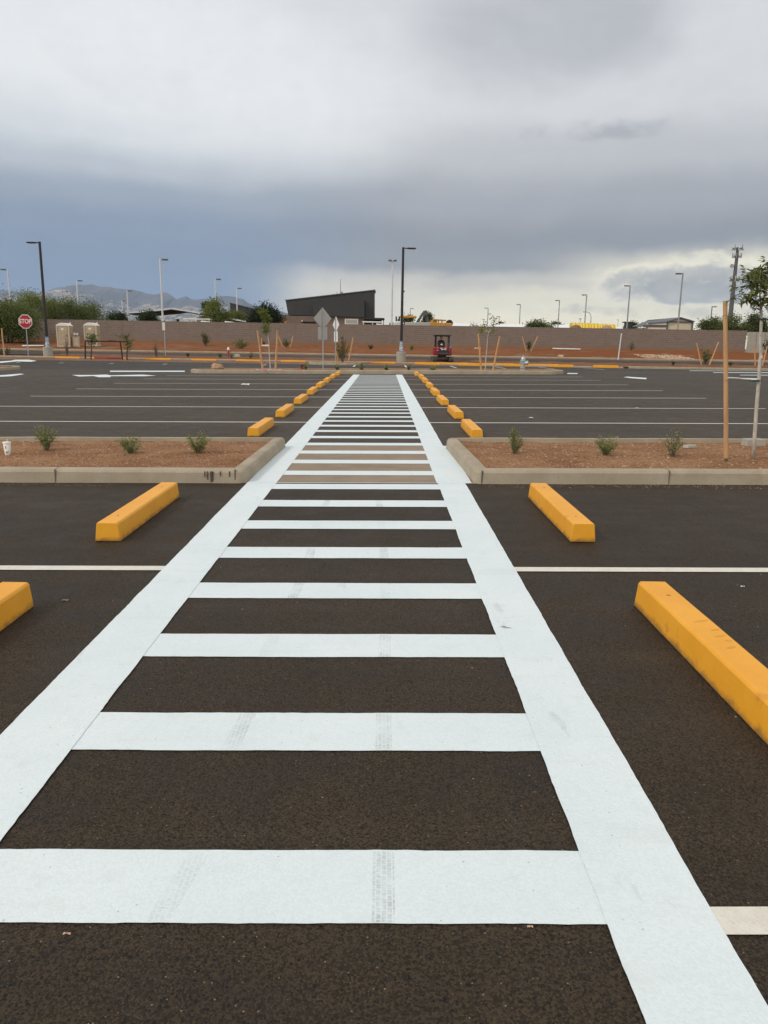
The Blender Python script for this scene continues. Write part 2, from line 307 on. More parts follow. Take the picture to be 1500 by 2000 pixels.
M['clad']=mat('dark_cladding',cladding)
M['stucco']=mat('brown_stucco',col=(.185,.135,.105),rough=.9,vary=.1,vscale=1.5); M['stucco_or']=mat('orange_stucco',col=(.42,.19,.10),rough=.9,vary=.1)
M['cream']=mat('cream_siding',col=(.66,.57,.42),rough=.8,vary=.06); M['slate']=mat('slate_roof',col=(.115,.125,.145),rough=.6,vary=.15)
M['shade']=mat('underside_metal',col=(.022,.022,.024),rough=.7,vary=.2); M['glass']=mat('window_glass',col=(.05,.06,.065),rough=.08,spec=.8)
M['frosted']=mat('louvre_grey',col=(.40,.39,.36),rough=.5,vary=.1)
M['truck_white']=mat('truck_white',col=(.74,.74,.73),rough=.3,vary=.04); M['tyre']=mat('tyre',col=(.02,.02,.02),rough=.9)
M['mach_yellow']=mat('machine_yellow',col=(.55,.27,.03),rough=.45,vary=.25,vscale=4); M['boomgrey']=mat('boom_grey',col=(.10,.115,.12),rough=.5,vary=.25)
M['pipe_yellow']=None
def ribbed(t,bs,co):
    sx=t.node('ShaderNodeSeparateXYZ'); t.l.new(co,sx.inputs[0]); s=t.m('SINE',t.m('MULTIPLY',sx.outputs[0],12.))
    t.l.new(t.mix(t.smooth(s,-.6,.9),(.62,.40,.03),(.80,.58,.06)),bs.inputs['Base Color']); bs.inputs['Roughness'].default_value=.5; bumpit(t,bs,s,.6,.05)
M['pipe_yellow']=mat('yellow_ribbed_plastic',ribbed)
M['white_roof']=mat('white_roof',col=(.80,.80,.79),rough=.5,vary=.04); M['pink']=mat('pink_paint',col=(.72,.26,.34),rough=.8,vary=.35,vscale=14)
M['cup']=mat('cup_paper',col=(.80,.78,.72),rough=.5,vary=.03); M['ink']=mat('printed_ink',col=(.10,.09,.09),rough=.6)
M['paper']=mat('crumpled_paper',col=(.78,.76,.72),rough=.8,vary=.1)
M['hose']=mat('green_hose',col=(.012,.05,.038),rough=.4); M['strap']=mat('white_strap',col=(.68,.66,.62),rough=.6,vary=.1); M['wire']=mat('steel_wire',col=(.25,.24,.23),rough=.45,metal=.6)
M['skin']=mat('skin',col=(.36,.19,.12),rough=.55); M['shirt']=mat('black_cloth',col=(.015,.015,.018),rough=.9); M['cap']=mat('red_cloth',col=(.38,.02,.03),rough=.8); M['jean']=mat('blue_denim',col=(.04,.055,.10),rough=.9)
M['smudge']=mat('tar_smear',col=(.03,.03,.03),rough=.7,alpha=.55)
M['joint']=mat('joint_brown',col=(.12,.10,.08),rough=.9); M['crack']=mat('joint_dark',col=(.05,.042,.035),rough=.9)  # plain dark tones for kerb joints and openings
def rock(t,bs,co):
    n=t.noise(co,.0035,8,.68); n2=t.noise(co,.028,6,.7)
    c=t.mix(t.smooth(n2,.3,.7),(.13,.137,.148),(.21,.21,.21))
    pale=t.m('MULTIPLY',t.smooth(n,.40,.52),t.smooth(n2,.38,.58))
    c=t.mix(t.m('MULTIPLY',pale,t.smooth(t.noise(co,.055,4,.7),.40,.60,.15,1.)),c,(.76,.66,.56)); t.l.new(c,bs.inputs['Base Color']); bs.inputs['Roughness'].default_value=.95; bs.inputs['Specular IOR Level'].default_value=.1
    bumpit(t,bs,n2,.8,30.)
M['rock']=mat('mountain_granite',rock)
def ridge(t,bs,co):
    n=t.noise(co,.004,8,.65); t.l.new(t.mix(t.smooth(n,.35,.7),(.125,.132,.148),(.20,.20,.21)),bs.inputs['Base Color']); bs.inputs['Roughness'].default_value=.95; bs.inputs['Specular IOR Level'].default_value=.1
M['ridge']=mat('mountain_scrub',ridge)
M['boulder']=mat('boulder_rock',col=(.36,.23,.14),rough=.95,vary=.35,vscale=9,bump=.6,bscale=25)

# ------------------------------------------------------------------ mesh helpers
class MB:
    def __init__(s): s.v=[]; s.f=[]; s.m=[]; s.ms=[]
    def mi(s,m):
        if m not in s.ms: s.ms.append(m)
        return s.ms.index(m)
    def add(s,vs,fs,m):
        k=len(s.v); i=s.mi(m); s.v+= [tuple(p) for p in vs]
        for f in fs: s.f.append([k+a for a in f]); s.m.append(i)
        return s
    def box(s,c,d,m,rz=0.,rx=0.,ry=0.,taper=1.):
        x,y,z=d[0]/2,d[1]/2,d[2]/2; q=taper
        vs=[Vector(p) for p in ((-x,-y,-z),(x,-y,-z),(x,y,-z),(-x,y,-z),(-x*q,-y*q,z),(x*q,-y*q,z),(x*q,y*q,z),(-x*q,y*q,z))]
        mm=Matrix.Rotation(rz,3,'Z')@Matrix.Rotation(ry,3,'Y')@Matrix.Rotation(rx,3,'X')
        return s.add([mm@v+Vector(c) for v in vs],[(0,3,2,1),(4,5,6,7),(0,1,5,4),(1,2,6,5),(2,3,7,6),(3,0,4,7)],m)
    def tube(s,pts,rad,m,n=8,cap=True):
        pts=[Vector(p) for p in pts]; 
        if not hasattr(rad,'__len__'): rad=[rad]*len(pts)
        vs=[]; fs=[]; up=None
        for i,p in enumerate(pts):
            d=(pts[min(i+1,len(pts)-1)]-pts[max(i-1,0)]).normalized()
            if up is None: up=Vector((1,0,0)) if abs(d.x)<.9 else Vector((0,1,0))
            a=(up-d*up.dot(d)).normalized(); b=d.cross(a); up=a
            for k in range(n):
                th=2*math.pi*k/n; vs.append(p+(a*math.cos(th)+b*math.sin(th))*rad[i])
        for i in range(len(pts)-1):
            for k in range(n): fs.append((i*n+k,i*n+(k+1)%n,(i+1)*n+(k+1)%n,(i+1)*n+k))
        if cap: fs.append(tuple(range(n-1,-1,-1))); fs.append(tuple((len(pts)-1)*n+k for k in range(n)))
        return s.add(vs,fs,m)
    def lathe(s,prof,m,n=16,c=(0,0,0)):
        vs=[];fs=[]
        for r,z in prof:
            for k in range(n): vs.append((c[0]+r*math.cos(2*math.pi*k/n),c[1]+r*math.sin(2*math.pi*k/n),c[2]+z))
        for i in range(len(prof)-1):
            for k in range(n): fs.append((i*n+k,i*n+(k+1)%n,(i+1)*n+(k+1)%n,(i+1)*n+k))
        fs.append(tuple(range(n-1,-1,-1))); fs.append(tuple((len(prof)-1)*n+k for k in range(n)))
        return s.add(vs,fs,m)
    def prism(s,poly,axis,a,b,m):
        """poly of 2-d points; axis 'y': points are (x,z) run from y=a to b; 'x': points (y,z); 'z': points (x,y)"""
        def P(p,t): return {'y':(p[0],t,p[1]),'x':(t,p[0],p[1]),'z':(p[0],p[1],t)}[axis]
        n=len(poly); vs=[P(p,a) for p in poly]+[P(p,b) for p in poly]
        fs=[tuple(range(n)),tuple(range(2*n-1,n-1,-1))]+[(i,i+n,(i+1)%n+n,(i+1)%n) for i in range(n)]
        return s.add(vs,fs,m)
    def leaf(s,p,d,up,l,wd,m):
        d=d.normalized(); sd=d.cross(up)
        if sd.length<1e-4: sd=d.cross(Vector((1,.3,.2)))
        sd=sd.normalized()*wd*.5
        return s.add([p,p+d*l*.45+sd,p+d*l,p+d*l*.45-sd],[(0,1,2,3)],m)
    def build(s,name,parent=None,loc=None,smooth=False,bevel=0.,seg=2,rz=None):
        me=bpy.data.meshes.new(name); me.from_pydata(s.v,[],s.f)
        for m in s.ms: me.materials.append(M[m] if isinstance(m,str) else m)
        me.polygons.foreach_set('material_index',s.m)
        if smooth: me.polygons.foreach_set('use_smooth',[True]*len(s.f))
        me.update(); o=bpy.data.objects.new(name,me); sc.collection.objects.link(o)
        if loc is not None: o.location=loc
        if rz is not None: o.rotation_euler.z=rz
        if parent is not None: o.parent=parent
        if bevel:
            b=o.modifiers.new('bevel','BEVEL'); b.width=bevel; b.segments=seg; b.limit_method='ANGLE'; b.angle_limit=R(30)
        if smooth and bevel: pass
        return o
def tag(o,label=None,cat=None,group=None,kind=None):
    if label: o['label']=label
    if cat: o['category']=cat
    if group: o['group']=group
    if kind: o['kind']=kind
    return o
def thing(name,label,cat,loc=(0,0,0),rz=0.,group=None):
    e=bpy.data.objects.new(name,None); sc.collection.objects.link(e); e.location=loc; e.rotation_euler.z=rz; e.empty_display_size=.3
    return tag(e,label,cat,group)
def struct(o): o['kind']='structure'; return o
def dup(root,loc,rz,label):
    r=root.copy(); sc.collection.objects.link(r); r.location=loc; r.rotation_euler.z=rz; r['label']=label
    for ch in list(root.children):
        c=ch.copy(); sc.collection.objects.link(c); c.parent=r
        for g in list(ch.children):
            d=g.copy(); sc.collection.objects.link(d); d.parent=c
    return r
def rv(a=1.):
    return Vector((rnd.gauss(0,1),rnd.gauss(0,1),rnd.gauss(0,1))).normalized()*a

# ------------------------------------------------------------------ terrain
def ss(a,b,x):
    t_=min(1,max(0,(x-a)/(b-a))); return t_*t_*(3-2*t_)
def SX(x,y): return .0127*max(-30,min(30,x))*(1-ss(41,55,y))
def T(x,y):
    if y<56: return SX(x,y)
    if y<62: 
        l=.17+(y-56)/6*.14; r=.06+(y-56)/6*.20
        return l+(r-l)*ss(3,5,x)
    if y<67: return .285+(y-62)/5*.115
    if y<80:
        f=(y-67)/13; return .52+.60*ss(0,1,f)+.10*math.sin(f*math.pi)*(.6+noise.noise((x*.15,y*.2,3.)))+.14*math.sin(f*math.pi)*ss(8,18,x)
    return 1.11
def ray(px,py): return RM@Vector((px-750,1000-py,-F))
def X(px,Y,py=665): d=ray(px,py); return EYE.x+d.x*Y/d.y
def Z(px,py,Y): d=ray(px,py); return EYE.z+d.z*Y/d.y
def at(px,Y): x=X(px,Y); return Vector((x,Y,T(x,Y)))

def sheet(xs,ys,zf,m,name,dz=0.):
    b=MB(); n=len(xs); vs=[(x,y,zf(x,y)+dz) for y in ys for x in xs]
    fs=[(j*n+i,j*n+i+1,(j+1)*n+i+1,(j+1)*n+i) for j in range(len(ys)-1) for i in range(n-1)]
    b.add(vs,fs,m); return struct(b.build(name,smooth=True))
def fr(a,b,st):
    n=max(1,round((b-a)/st)); return [a+(b-a)*i/n for i in range(n+1)]
# the ground, one sheet out to the horizon
gx=[-9000,-3000,-1000,-300,-150]+fr(-80,80,4)+[150,300,1000,3000,9000]
gy=[-400,-100]+fr(-40,56,4)+[58,60,62,64,66,67,69,71,74,77,80,84,100,200,500,1500,4000,9000]
def gz(x,y):
    if abs(x)>90: return min(T(x,y),1.11)-.12
    return T(x,y)-.06
sheet(gx,gy,gz,'desert','ground')
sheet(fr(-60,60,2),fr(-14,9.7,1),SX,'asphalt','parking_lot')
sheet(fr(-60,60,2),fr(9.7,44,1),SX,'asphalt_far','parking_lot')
sheet(fr(-60,60,2),fr(44,56.05,1),SX,'asphalt2','driveway')
sheet(fr(-60,60,.8),fr(56.1,62,.4),lambda x,y:T(x,y)-.015+.03*noise.noise((x*1.3,y*1.7,0)),'verge','verge')
sheet(fr(-60,60,2),fr(62.0,67,1),lambda x,y:T(x,min(y,66.99)),'asphalt2','back_road')
sheet(fr(-60,X(97,60),2),fr(58.2,62,.95),lambda x,y:T(x,min(y,61.99))+.03,'asphalt2','back_road')
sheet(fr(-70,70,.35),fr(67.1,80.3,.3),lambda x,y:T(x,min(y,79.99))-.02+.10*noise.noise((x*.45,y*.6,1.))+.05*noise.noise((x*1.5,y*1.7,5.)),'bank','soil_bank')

# ------------------------------------------------------------------ painted markings
def strip(x0,x1,y0,y1,dz,m,b=None,jit=.0025,along='x',step=.03):
    b=b or MB()
    if along=='x':
        xs=fr(x0,x1,step); n=len(xs)
        vs=[(x,y0+jit*(noise.noise((x*4,y0*7,1.))+.55*noise.noise((x*37,y0*7,1.))),SX(x,y0)+dz) for x in xs]+[(x,y1+jit*(noise.noise((x*4,y1*7,9.))+.55*noise.noise((x*37,y1*7,9.))),SX(x,y1)+dz) for x in xs]
    else:
        ys=fr(y0,y1,step); n=len(ys)
        vs=[(x1+jit*(noise.noise((x1*7,y*4,1.))+.55*noise.noise((x1*7,y*37,1.))),y,SX(x1,y)+dz) for y in ys]+[(x0+jit*(noise.noise((x0*7,y*4,9.))+.55*noise.noise((x0*7,y*37,9.))),y,SX(x0,y)+dz) for y in ys]
    b.add(vs,[(i,i+1,n+i+1,n+i) for i in range(n-1)],m); return b
cw=MB()
for k in range(41):
    y0=1.746+.8805*k; strip(-1.17,.63,y0,y0+.30,.004,'paint',cw,.004)
strip(-1.47,-1.152,-2,8.27,.006,'paint',cw,.004,'y'); strip(.612,.912,-2,8.27,.006,'paint',cw,.004,'y')
strip(-1.47,-1.148,8.27,11.4,.006,'paint',cw,.003,'y'); strip(.60,.985,8.27,11.4,.006,'paint',cw,.003,'y')
strip(-1.46,-1.15,11.4,37.75,.006,'paint',cw,.005,'y',.1); strip(.598,.905,11.4,37.75,.006,'paint',cw,.005,'y',.15)
strip(-1.40,.95,8.255,8.275,.0072,'paint',cw)                       # seam at the concrete
struct(cw.build('crosswalk'))
# narrow tyre prints across the fresh paint
def treadm(t,bs,co):
    br=t.node('ShaderNodeTexBrick',offset=.5); t.put(br.inputs['Vector'],t.mapv(co,(1,1,1),(0,0,0),(0,0,R(90)))); br.inputs['Scale'].default_value=1.; br.inputs['Brick Width'].default_value=.023; br.inputs['Row Height'].default_value=.0155; br.inputs['Mortar Size'].default_value=.0022; br.inputs['Mortar Smooth'].default_value=.5
    n=t.noise(co,7.,5,.7); n2=t.noise(co,70.,4,.7)
    a=t.m('MULTIPLY',t.m('SUBTRACT',1.,br.outputs['Fac']),t.m('MULTIPLY',t.smooth(n,.32,.68),t.smooth(n2,.25,.6)))
    a=t.m('MULTIPLY',a,t.smooth(t.noise(co,.9,2,.5),.38,.62,.25,1.)); t.put(bs.inputs['Alpha'],t.m('MULTIPLY',a,.37)); bs.inputs['Base Color'].default_value=(.33,.33,.31,1)
M['tread']=mat('tyre_print',treadm,rough=.7)
tr=MB()
def print_track(pts,wd):
    for k in range(7):
        y0=1.746+.8805*k; y1=y0+.298
        def xa(y):
            for (a,ya),(c,yc) in zip(pts,pts[1:]):
                if ya<=y<=yc: return a+(c-a)*(y-ya)/(yc-ya)
        xs=[xa(y0+.004),xa(y1)]; 
        tr.add([(xs[0]-wd/2,y0+.003,SX(xs[0],y0)+.0052),(xs[0]+wd/2,y0+.003,SX(xs[0],y0)+.0052),(xs[1]+wd/2,y1-.003,SX(xs[1],y1)+.0052),(xs[1]-wd/2,y1-.003,SX(xs[1],y1)+.0052)],[(0,1,2,3)],'tread')
print_track([(.022,1.7),(.022,2.9),(.035,4.8),(.00,6.5),(-.06,8.3)],.062)
print_track([(-.585,1.7),(-.52,2.1),(-.56,2.6),(-.53,3.0),(-.56,3.6),(-.50,5.0),(-.55,6.5),(-.5,8.3)],.064)
struct(tr.build('tyre_prints'))
for k,y in enumerate([1.76,5.005]):
    for x0,x1 in ((-10.,-1.46),(.905,9.2)):
        struct(strip(x0,x1,y-.05,y+.05,.005,'line',None,.002,'x',.15).build('parking_line'))
for y in [14.83,18.37,21.9,25.4,29.0,32.58,35.9]:
    for x0,x1 in ((-9.98+rnd.uniform(-.08,.08),-1.46),(.90,9.15+rnd.uniform(-.06,.06))):
        struct(strip(x0,x1,y-.05,y+.05,.005,'line',None,.003,'x',.2).build('parking_line'))
def flat(poly,dz,m,name):
    b=MB(); b.add([(x,y,T(x,y)+dz) for x,y in poly],[tuple(range(len(poly)))],m); return struct(b.build(name))
# stall lines on the far row, bars and arrows in the aisles
for px in (95,171,260,354,440,528,690,790,878,965,1052,1140):
    x=X(px+ (6 if px<750 else 0),55.2,705); flat([(x-.06,49.8),(x+.06,49.8),(x+.06,55.1),(x-.06,55.1)],.006,'line','parking_line')
def pxpoly(pts,name,dz=.006,m='white_mark',z0=0.):
    q=[]
    for px,py in pts:
        d=ray(px,py); y=40.
        for _ in range(25):
            x=d.x*y/d.y; tz=T(x,y)+z0; y=y+.6*((tz-EYE.z)/d.z*d.y-y)
        q.append((d.x*y/d.y,y))
    return flat(q,dz,m,name)
for px in (215,):
    pxpoly([(215,726.4),(361,726.4),(361,724.2),(215,724.2)],'parking_line')
pxpoly([(140,732.6),(155,735.6),(182,734.6),(193,736.9),(215,736.8),(217,734.9),(283,735.0),(305,733.8),(278,731.9),(217,733.3),(208,731.8),(182,732.6)],'road_arrow')
pxpoly([(0,736),(22,735),(48,730.9),(40,730.0),(12,732.3),(0,733)],'road_arrow')
pxpoly([(0,709),(34,705.9),(60,706.7),(72,704.8),(56,702.6),(30,702.8),(22,704.6),(0,706)],'road_arrow')
pxpoly([(1218,736.8),(1232,738.9),(1262,741),(1263,738.3),(1225,735.9)],'road_arrow')
pxpoly([(1425,739.5),(1480,742),(1480,739.5),(1428,737.6)],'road_arrow')
for a,b,y in ((1347,1500,724.6),(1393,1500,728.2),(1445,1500,733.2)): pxpoly([(a,y),(b+60,y+.6),(b+60,y-.6),(a,y-.8)],'parking_line')
pxpoly([(1108,730.4),(1128,730.6),(1128,728.9),(1108,728.7)],'parking_line')

# ------------------------------------------------------------------ planters: kerb, soil, concrete apron
def kerb_run(pts,h,name,m='kerb',closed=False,wtop=.15,zf=T,joints=None,y_hint=None):
    """kerb swept along pts; the face is on the left hand, the body on the right"""
    pts=[Vector((p[0],p[1])) for p in pts]; prof=[(0,-.05),(0.015,h-.035),(.035,h-.008),(.06,h),(wtop,h),(wtop+.01,-.05)]
    vs=[];fs=[];n=len(pts); K=len(prof)
    for i,p in enumerate(pts):
        a=pts[(i-1)%n] if (closed or i>0) else p; b=pts[(i+1)%n] if (closed or i<n-1) else p
        d1=(p-a).normalized() if (p-a).length>0 else (b-p).normalized(); d2=(b-p).normalized() if (b-p).length>0 else d1
        n1=Vector((d1.y,-d1.x)); n2=Vector((d2.y,-d2.x)); nn=(n1+n2).normalized(); nn=nn/max(.3,nn.dot(n1))
        z=zf(p.x,p.y)
        for o_,hh in prof:
            q=p+nn*o_; vs.append((q.x,q.y,z+hh+.004*noise.noise((q.x*2,q.y*2,hh*3))))
    lim=n if closed else n-1
    for i in range(lim):
        for k in range(K-1): fs.append((i*K+k,((i+1)%n)*K+k,((i+1)%n)*K+k+1,i*K+k+1))
    if not closed: fs.append(tuple(range(K))); fs.append(tuple((n-1)*K+k for k in range(K-1,-1,-1)))
    b=MB(); b.add(vs,fs,m); return struct(b.build(name))
def dens(pts,st=.25):
    out=[]
    for i in range(len(pts)-1):
        a,b=Vector(pts[i]),Vector(pts[i+1]); k=max(1,int((b-a).length/st))
        out+=[tuple(a+(b-a)*j/k) for j in range(k)]
    out.append(tuple(pts[-1])); return out
def arc(cx,cy,r,a0,a1,n=5): return [(cx+r*math.cos(R(a0+(a1-a0)*i/n)),cy+r*math.sin(R(a0+(a1-a0)*i/n))) for i in range(n+1)]
XL,XR=-1.475,1.0
# apron between the planters
struct(strip(XL-.02,XR+.02,8.26,11.42,.0018,'apron',None,.004,'x',.1).build('concrete_apron'))
# left planter runs from far left to the walk, right planter from the walk to far right. Orientation keeps the road on the left hand.
lk=dens([(-10.2,8.25),(-1.62,8.25)])[:-1]+arc(-1.58,8.35,.105,-90,0)+dens([(-1.472,8.5),(-1.42,11.12)])[1:]+arc(-1.50,11.16,.09,0,90)+dens([(-1.56,11.25),(-10.2,11.2)])[1:]
kerb_run(list(reversed([(x,y) for x,y in lk])),.15,'kerb')
rk=dens([(9.6,11.25),(1.06,11.25)])[:-1]+arc(1.03,11.12,.11,90,180)+dens([(.925,11.),(1.0,8.42)])[1:]+arc(1.10,8.35,.10,180,270)+dens([(1.2,8.25),(9.6,8.25)])[1:]
kerb_run(list(reversed(rk)),.155,'kerb')
def bed(x0,x1,y0,y1,name,h=.10,amp=.02,st=.05):
    def zf(x,y): return SX(x,y)+h+amp*noise.noise((x*2.2,y*2.6,2.))+amp*.5*noise.noise((x*7,y*7,5.))+amp*.35*noise.noise((x*19,y*19,8.))+.02*math.sin(max(0,min(1,(y-y0)/(y1-y0)))*math.pi)
    return sheet(fr(x0,x1,st),fr(y0,y1,st),zf,'soil',name),zf
_,LZ=bed(-10,-1.57,8.36,11.12,'soil_bed'); _,RZ=bed(1.09,9.5,8.36,11.14,'soil_bed')
def stones(xr,yr,zf,n,smin,smax,m,name):
    b=MB()
    for _ in range(n):
        x,y=rnd.uniform(*xr),rnd.uniform(*yr); s=smin+(smax-smin)*rnd.random()**3; z=zf(x,y)
        q=Matrix.Rotation(rnd.uniform(0,6.3),3,'Z')@Matrix.Rotation(rnd.uniform(-.5,.5),3,'X')
        vs=[q@Vector((a*s*rnd.uniform(.6,1.1),c*s*rnd.uniform(.5,1.),e*s*rnd.uniform(.35,.7)))+Vector((x,y,z+s*.1)) for a,c,e in ((-1,-.6,-.5),(1,-.7,-.5),(.8,.8,-.5),(-.8,.7,-.5),(-.5,-.5,.6),(.6,-.4,.5),(.4,.5,.6),(-.5,.4,.5))]
        b.add(vs,[(4,5,6,7),(0,1,5,4),(1,2,6,5),(2,3,7,6),(3,0,4,7)],m)
    return tag(b.build(name),kind='stuff')
tag(stones((-7,-1.7),(8.45,11.0),LZ,4200,.005,.022,'pebble','gravel'),'pale gravel scattered over the red soil left of the crosswalk','gravel')
tag(stones((1.2,7),(8.45,11.0),RZ,4200,.005,.022,'pebble','gravel'),'pale gravel scattered over the red soil right of the crosswalk','gravel')
# grit washed along the foot of the kerb
tag(stones((1.1,6.5),(8.02,8.24),SX,900,.003,.010,'pebble','grit'),'fine grit washed along the foot of the right planter kerb','grit')
tag(stones((-6.5,-2.9),(8.06,8.24),SX,500,.003,.009,'pebble','grit'),'fine grit washed along the foot of the left planter kerb','grit')
tag(stones((-3,3),(1.3,5.2),SX,160,.0015,.006,'pebble','grit'),'tiny stone chips lying loose on the near asphalt','grit')
# joints and tar smears on the kerb
kj=MB()
for x in (-3.56,): kj.box((x,8.262,SX(x,8)+.076),(.006,.02,.145),'joint'); kj.box((x,8.35,SX(x,8)+.1495),(.006,.12,.005),'joint')
for x in (3.13,): kj.box((x,8.262,SX(x,8)+.078),(.006,.02,.15),'joint'); kj.box((x,8.35,SX(x,8)+.1545),(.006,.12,.005),'joint')
for x,w_,h in ((-1.93,.010,.06),(-1.90,.012,.09),(-1.86,.02,.12),(-1.842,.012,.11),(-1.76,.01,.05),(-1.66,.014,.06)): kj.box((x,8.259,SX(x,8)+.13-h/2),(w_,.012,h),'smudge')
kj.box((1.09,8.263,SX(1,8)+.077),(.008,.02,.145),'crack'); kj.box((-1.60,8.263,SX(-1,8)+.075),(.008,.02,.14),'crack')
struct(kj.build('kerb_joints'))
# small scrape on the right stripe
M['scrape']=mat('brown_scrape',col=(.16,.10,.06),rough=.8,alpha=.5)
pxpoly([(976,1226.5),(984,1225),(990,1227),(1003,1229.5),(990,1229.3),(983,1228)],'paint_scuff',.0075,'scrape')

# far planter with rounded ends
def island(x0,x1,y0,y1,h,r,z=None):
    r=min(r,(y1-y0)/2-.01)
    p=dens([(x0+r,y0),(x1-r,y0)],.5)+arc(x1-r,y0+r,r,-90,0)[1:]+arc(x1-r,y1-r,r,0,90)[1:]+dens([(x1-r,y1),(x0+r,y1)],.5)[1:]+arc(x0+r,y1-r,r,90,180)[1:]+arc(x0+r,y0+r,r,180,270)[1:]
    p=p[:-1]
    kerb_run(list(reversed(p)),h,'kerb',closed=True)
    b=MB(); c=Vector(((x0+x1)/2,(y0+y1)/2)); q=[]
    xs=fr(x0+.12,x1-.12,.35); ys=fr(y0+.12,y1-.12,.2)
    def zf(x,y): return T(x,y)+h-.03+.04*noise.noise((x*1.4,y*1.6,4.))
    n=len(xs); b.add([(x if abs(y-c.y)<(y1-y0)/2-r or x0+r<x<x1-r else min(max(x,x0+r*.7),x1-r*.7),y,zf(x,y)) for y in ys for x in xs],[(j*n+i,j*n+i+1,(j+1)*n+i+1,(j+1)*n+i) for j in range(len(ys)-1) for i in range(n-1)],'soil')
    q=[(c.x+(px_-c.x)*(1-.10/abs(x1-c.x)),c.y+(py_-c.y)*(1-.10/abs(y1-c.y))) for px_,py_ in p]; b.add([(u,v,T(u,v)+h-.055) for u,v in q],[tuple(range(len(q)))],'soil')
    struct(b.build('soil_bed',smooth=False)); return zf
IZ=island(-9.85,9.2,38.75,41.6,.18,1.2)
island(X(602,54),X(706,54),52.6,55.6,.16,1.2)
island(-24,X(32,43),41.5,44.2,.17,1.2)
# long kerbs of the drive
def far_kerb(y,x0,x1,h,zf): return kerb_run(dens([(x1,y),(x0,y)],1.),h,'kerb',zf=zf)
far_kerb(56.,-60,3.9,.19,lambda x,y:SX(x,55.9)); far_kerb(56.02,3.9,X(1222,56),.11,lambda x,y:0.)
far_kerb(56.,X(1232,56),60,.15,lambda x,y:0.); far_kerb(67.,-60,60,.17,lambda x,y:.40)
b=MB(); b.box((X(1227,56),56.12,.03),(.36,.25,.16),'crack'); tag(b.build('drain_inlet'),'black drain opening in the far kerb right of the yellow wheel stops','drain')

# ------------------------------------------------------------------ wheel stops
def make_stop(length=1.75,col='yellow'):
    p=[(-.098,0),(.098,0),(.083,.135),(.073,.150),(-.073,.150),(-.083,.135)]
    b=MB(); n=24; vs=[]
    for i in range(n+1):
        y=-length/2+length*i/n
        for x,z in p: vs.append((x+.0015*noise.noise((y*5,x*30,z*30)),y,z+.001+(.004*abs(noise.noise((y*9,x*9,3.))) if z==0 else 0)))
    K=len(p); fs=[(i*K+k,(i+1)*K+k,(i+1)*K+(k+1)%K,i*K+(k+1)%K) for i in range(n) for k in range(K)]
    fs.append(tuple(range(K))); fs.append(tuple(n*K+k for k in range(K-1,-1,-1)))
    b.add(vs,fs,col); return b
def stop_thing(label,loc,rz=0.,group='wheel stops',col='yellow',length=1.75):
    e=thing('wheel_stop',label,'wheel stop',loc,rz,group)
    o=make_stop(length,col).build('body',e,bevel=.006)
    for s in (-1,1):
        h=MB(); h.lathe([(.011,-.02),(.011,.0012),(.006,.0014),(.004,-.006)],'crack',10); h.lathe([(.015,-.01),(.015,.0008)],'dirtysteel',10); h.build('anchor_pin',e,(0,s*.62*length/1.75,.150))
    return e
proto=stop_thing('thick yellow wheel stop at lower right, nearest the camera, cut off by the frame edge',(1.585,3.405,SX(1.58,3.4)))
def stop(x,y,lab): return dup(proto,(x,y,SX(x,y)+.001),rnd.uniform(-.004,.004),lab)
stop(1.556,6.615,'yellow wheel stop lying just in front of the right planter kerb')
stop(-2.10,6.595,'yellow wheel stop lying just in front of the left planter kerb')
stop(-2.10,3.355,'yellow wheel stop cut off by the left edge of the frame')
# dark drag marks on the nearest one
M['scuffm']=mat('brown_scuff',col=(.42,.19,.03),rough=.8,alpha=.15)
for a,bq,ln in ((3.62,1.60,.10),(3.50,1.62,.05),(3.42,1.61,.07),(3.36,1.625,.04),(3.28,1.60,.06)):
    mk=MB(); n=9; ang=rnd.uniform(-.5,.5); q=[]
    for sgn in (1,-1):
        for i in range(n):
            u=(i/(n-1)*2-1)*sgn; wv=.010*(1-u*u)**.5+.003*rnd.random(); q.append((bq-1.585+math.cos(ang)*u*ln*.5-math.sin(ang)*wv*sgn,a-3.405+math.sin(ang)*u*ln*.5+math.cos(ang)*wv*sgn,.1522))
    mk.add(q,[tuple(range(len(q)-1,-1,-1))],'scuffm'); mk.build('scuff_mark',proto)
ordn=['first','second','third','fourth','fifth','sixth','seventh','eighth']
LXs=[-2.10,-2.107,-2.13,-2.16,-2.2,-2.21,-2.21,-2.17]; Lys=[12.45,15.755,19.24,22.8,26.35,29.7,33.2,36.36]
RXs=[1.52,1.538,1.52,1.555,1.60,1.63,1.65,1.575]; Rys=[12.3,15.55,18.98,22.42,26.1,29.7,33.0,36.3]
for i in range(8):
    stop(LXs[i],Lys[i]+.875,f'{ordn[i]} yellow wheel stop beyond the left planter, counted away from the camera')
    stop(RXs[i],Rys[i]+.875,f'{ordn[i]} yellow wheel stop beyond the right planter, counted away from the camera')
far=[(107,158,'leftmost yellow wheel stop of the far row, left of the red one'),(285,334,'far row yellow wheel stop right of the dark rail frame, below the thin sign post'),(375,421,'far row yellow wheel stop behind the small brown boulder'),(461,508,'far row yellow wheel stop ending at the left stake of the lime green sapling'),(549,596,'far row yellow wheel stop just left of the grey diamond sign'),
 (724,771,'far row yellow wheel stop left of the lamp post near the crosswalk end'),(811,858,'far row yellow wheel stop in front of the left track of the red excavator'),(897,944,'far row yellow wheel stop behind the left stake of the right sapling'),(985,1033,'far row yellow wheel stop directly behind the fire hydrant'),(1072,1120,'far row yellow wheel stop behind the right end of the hydrant planter'),(1160,1208,'rightmost yellow wheel stop of the far row, beside the drain opening')]
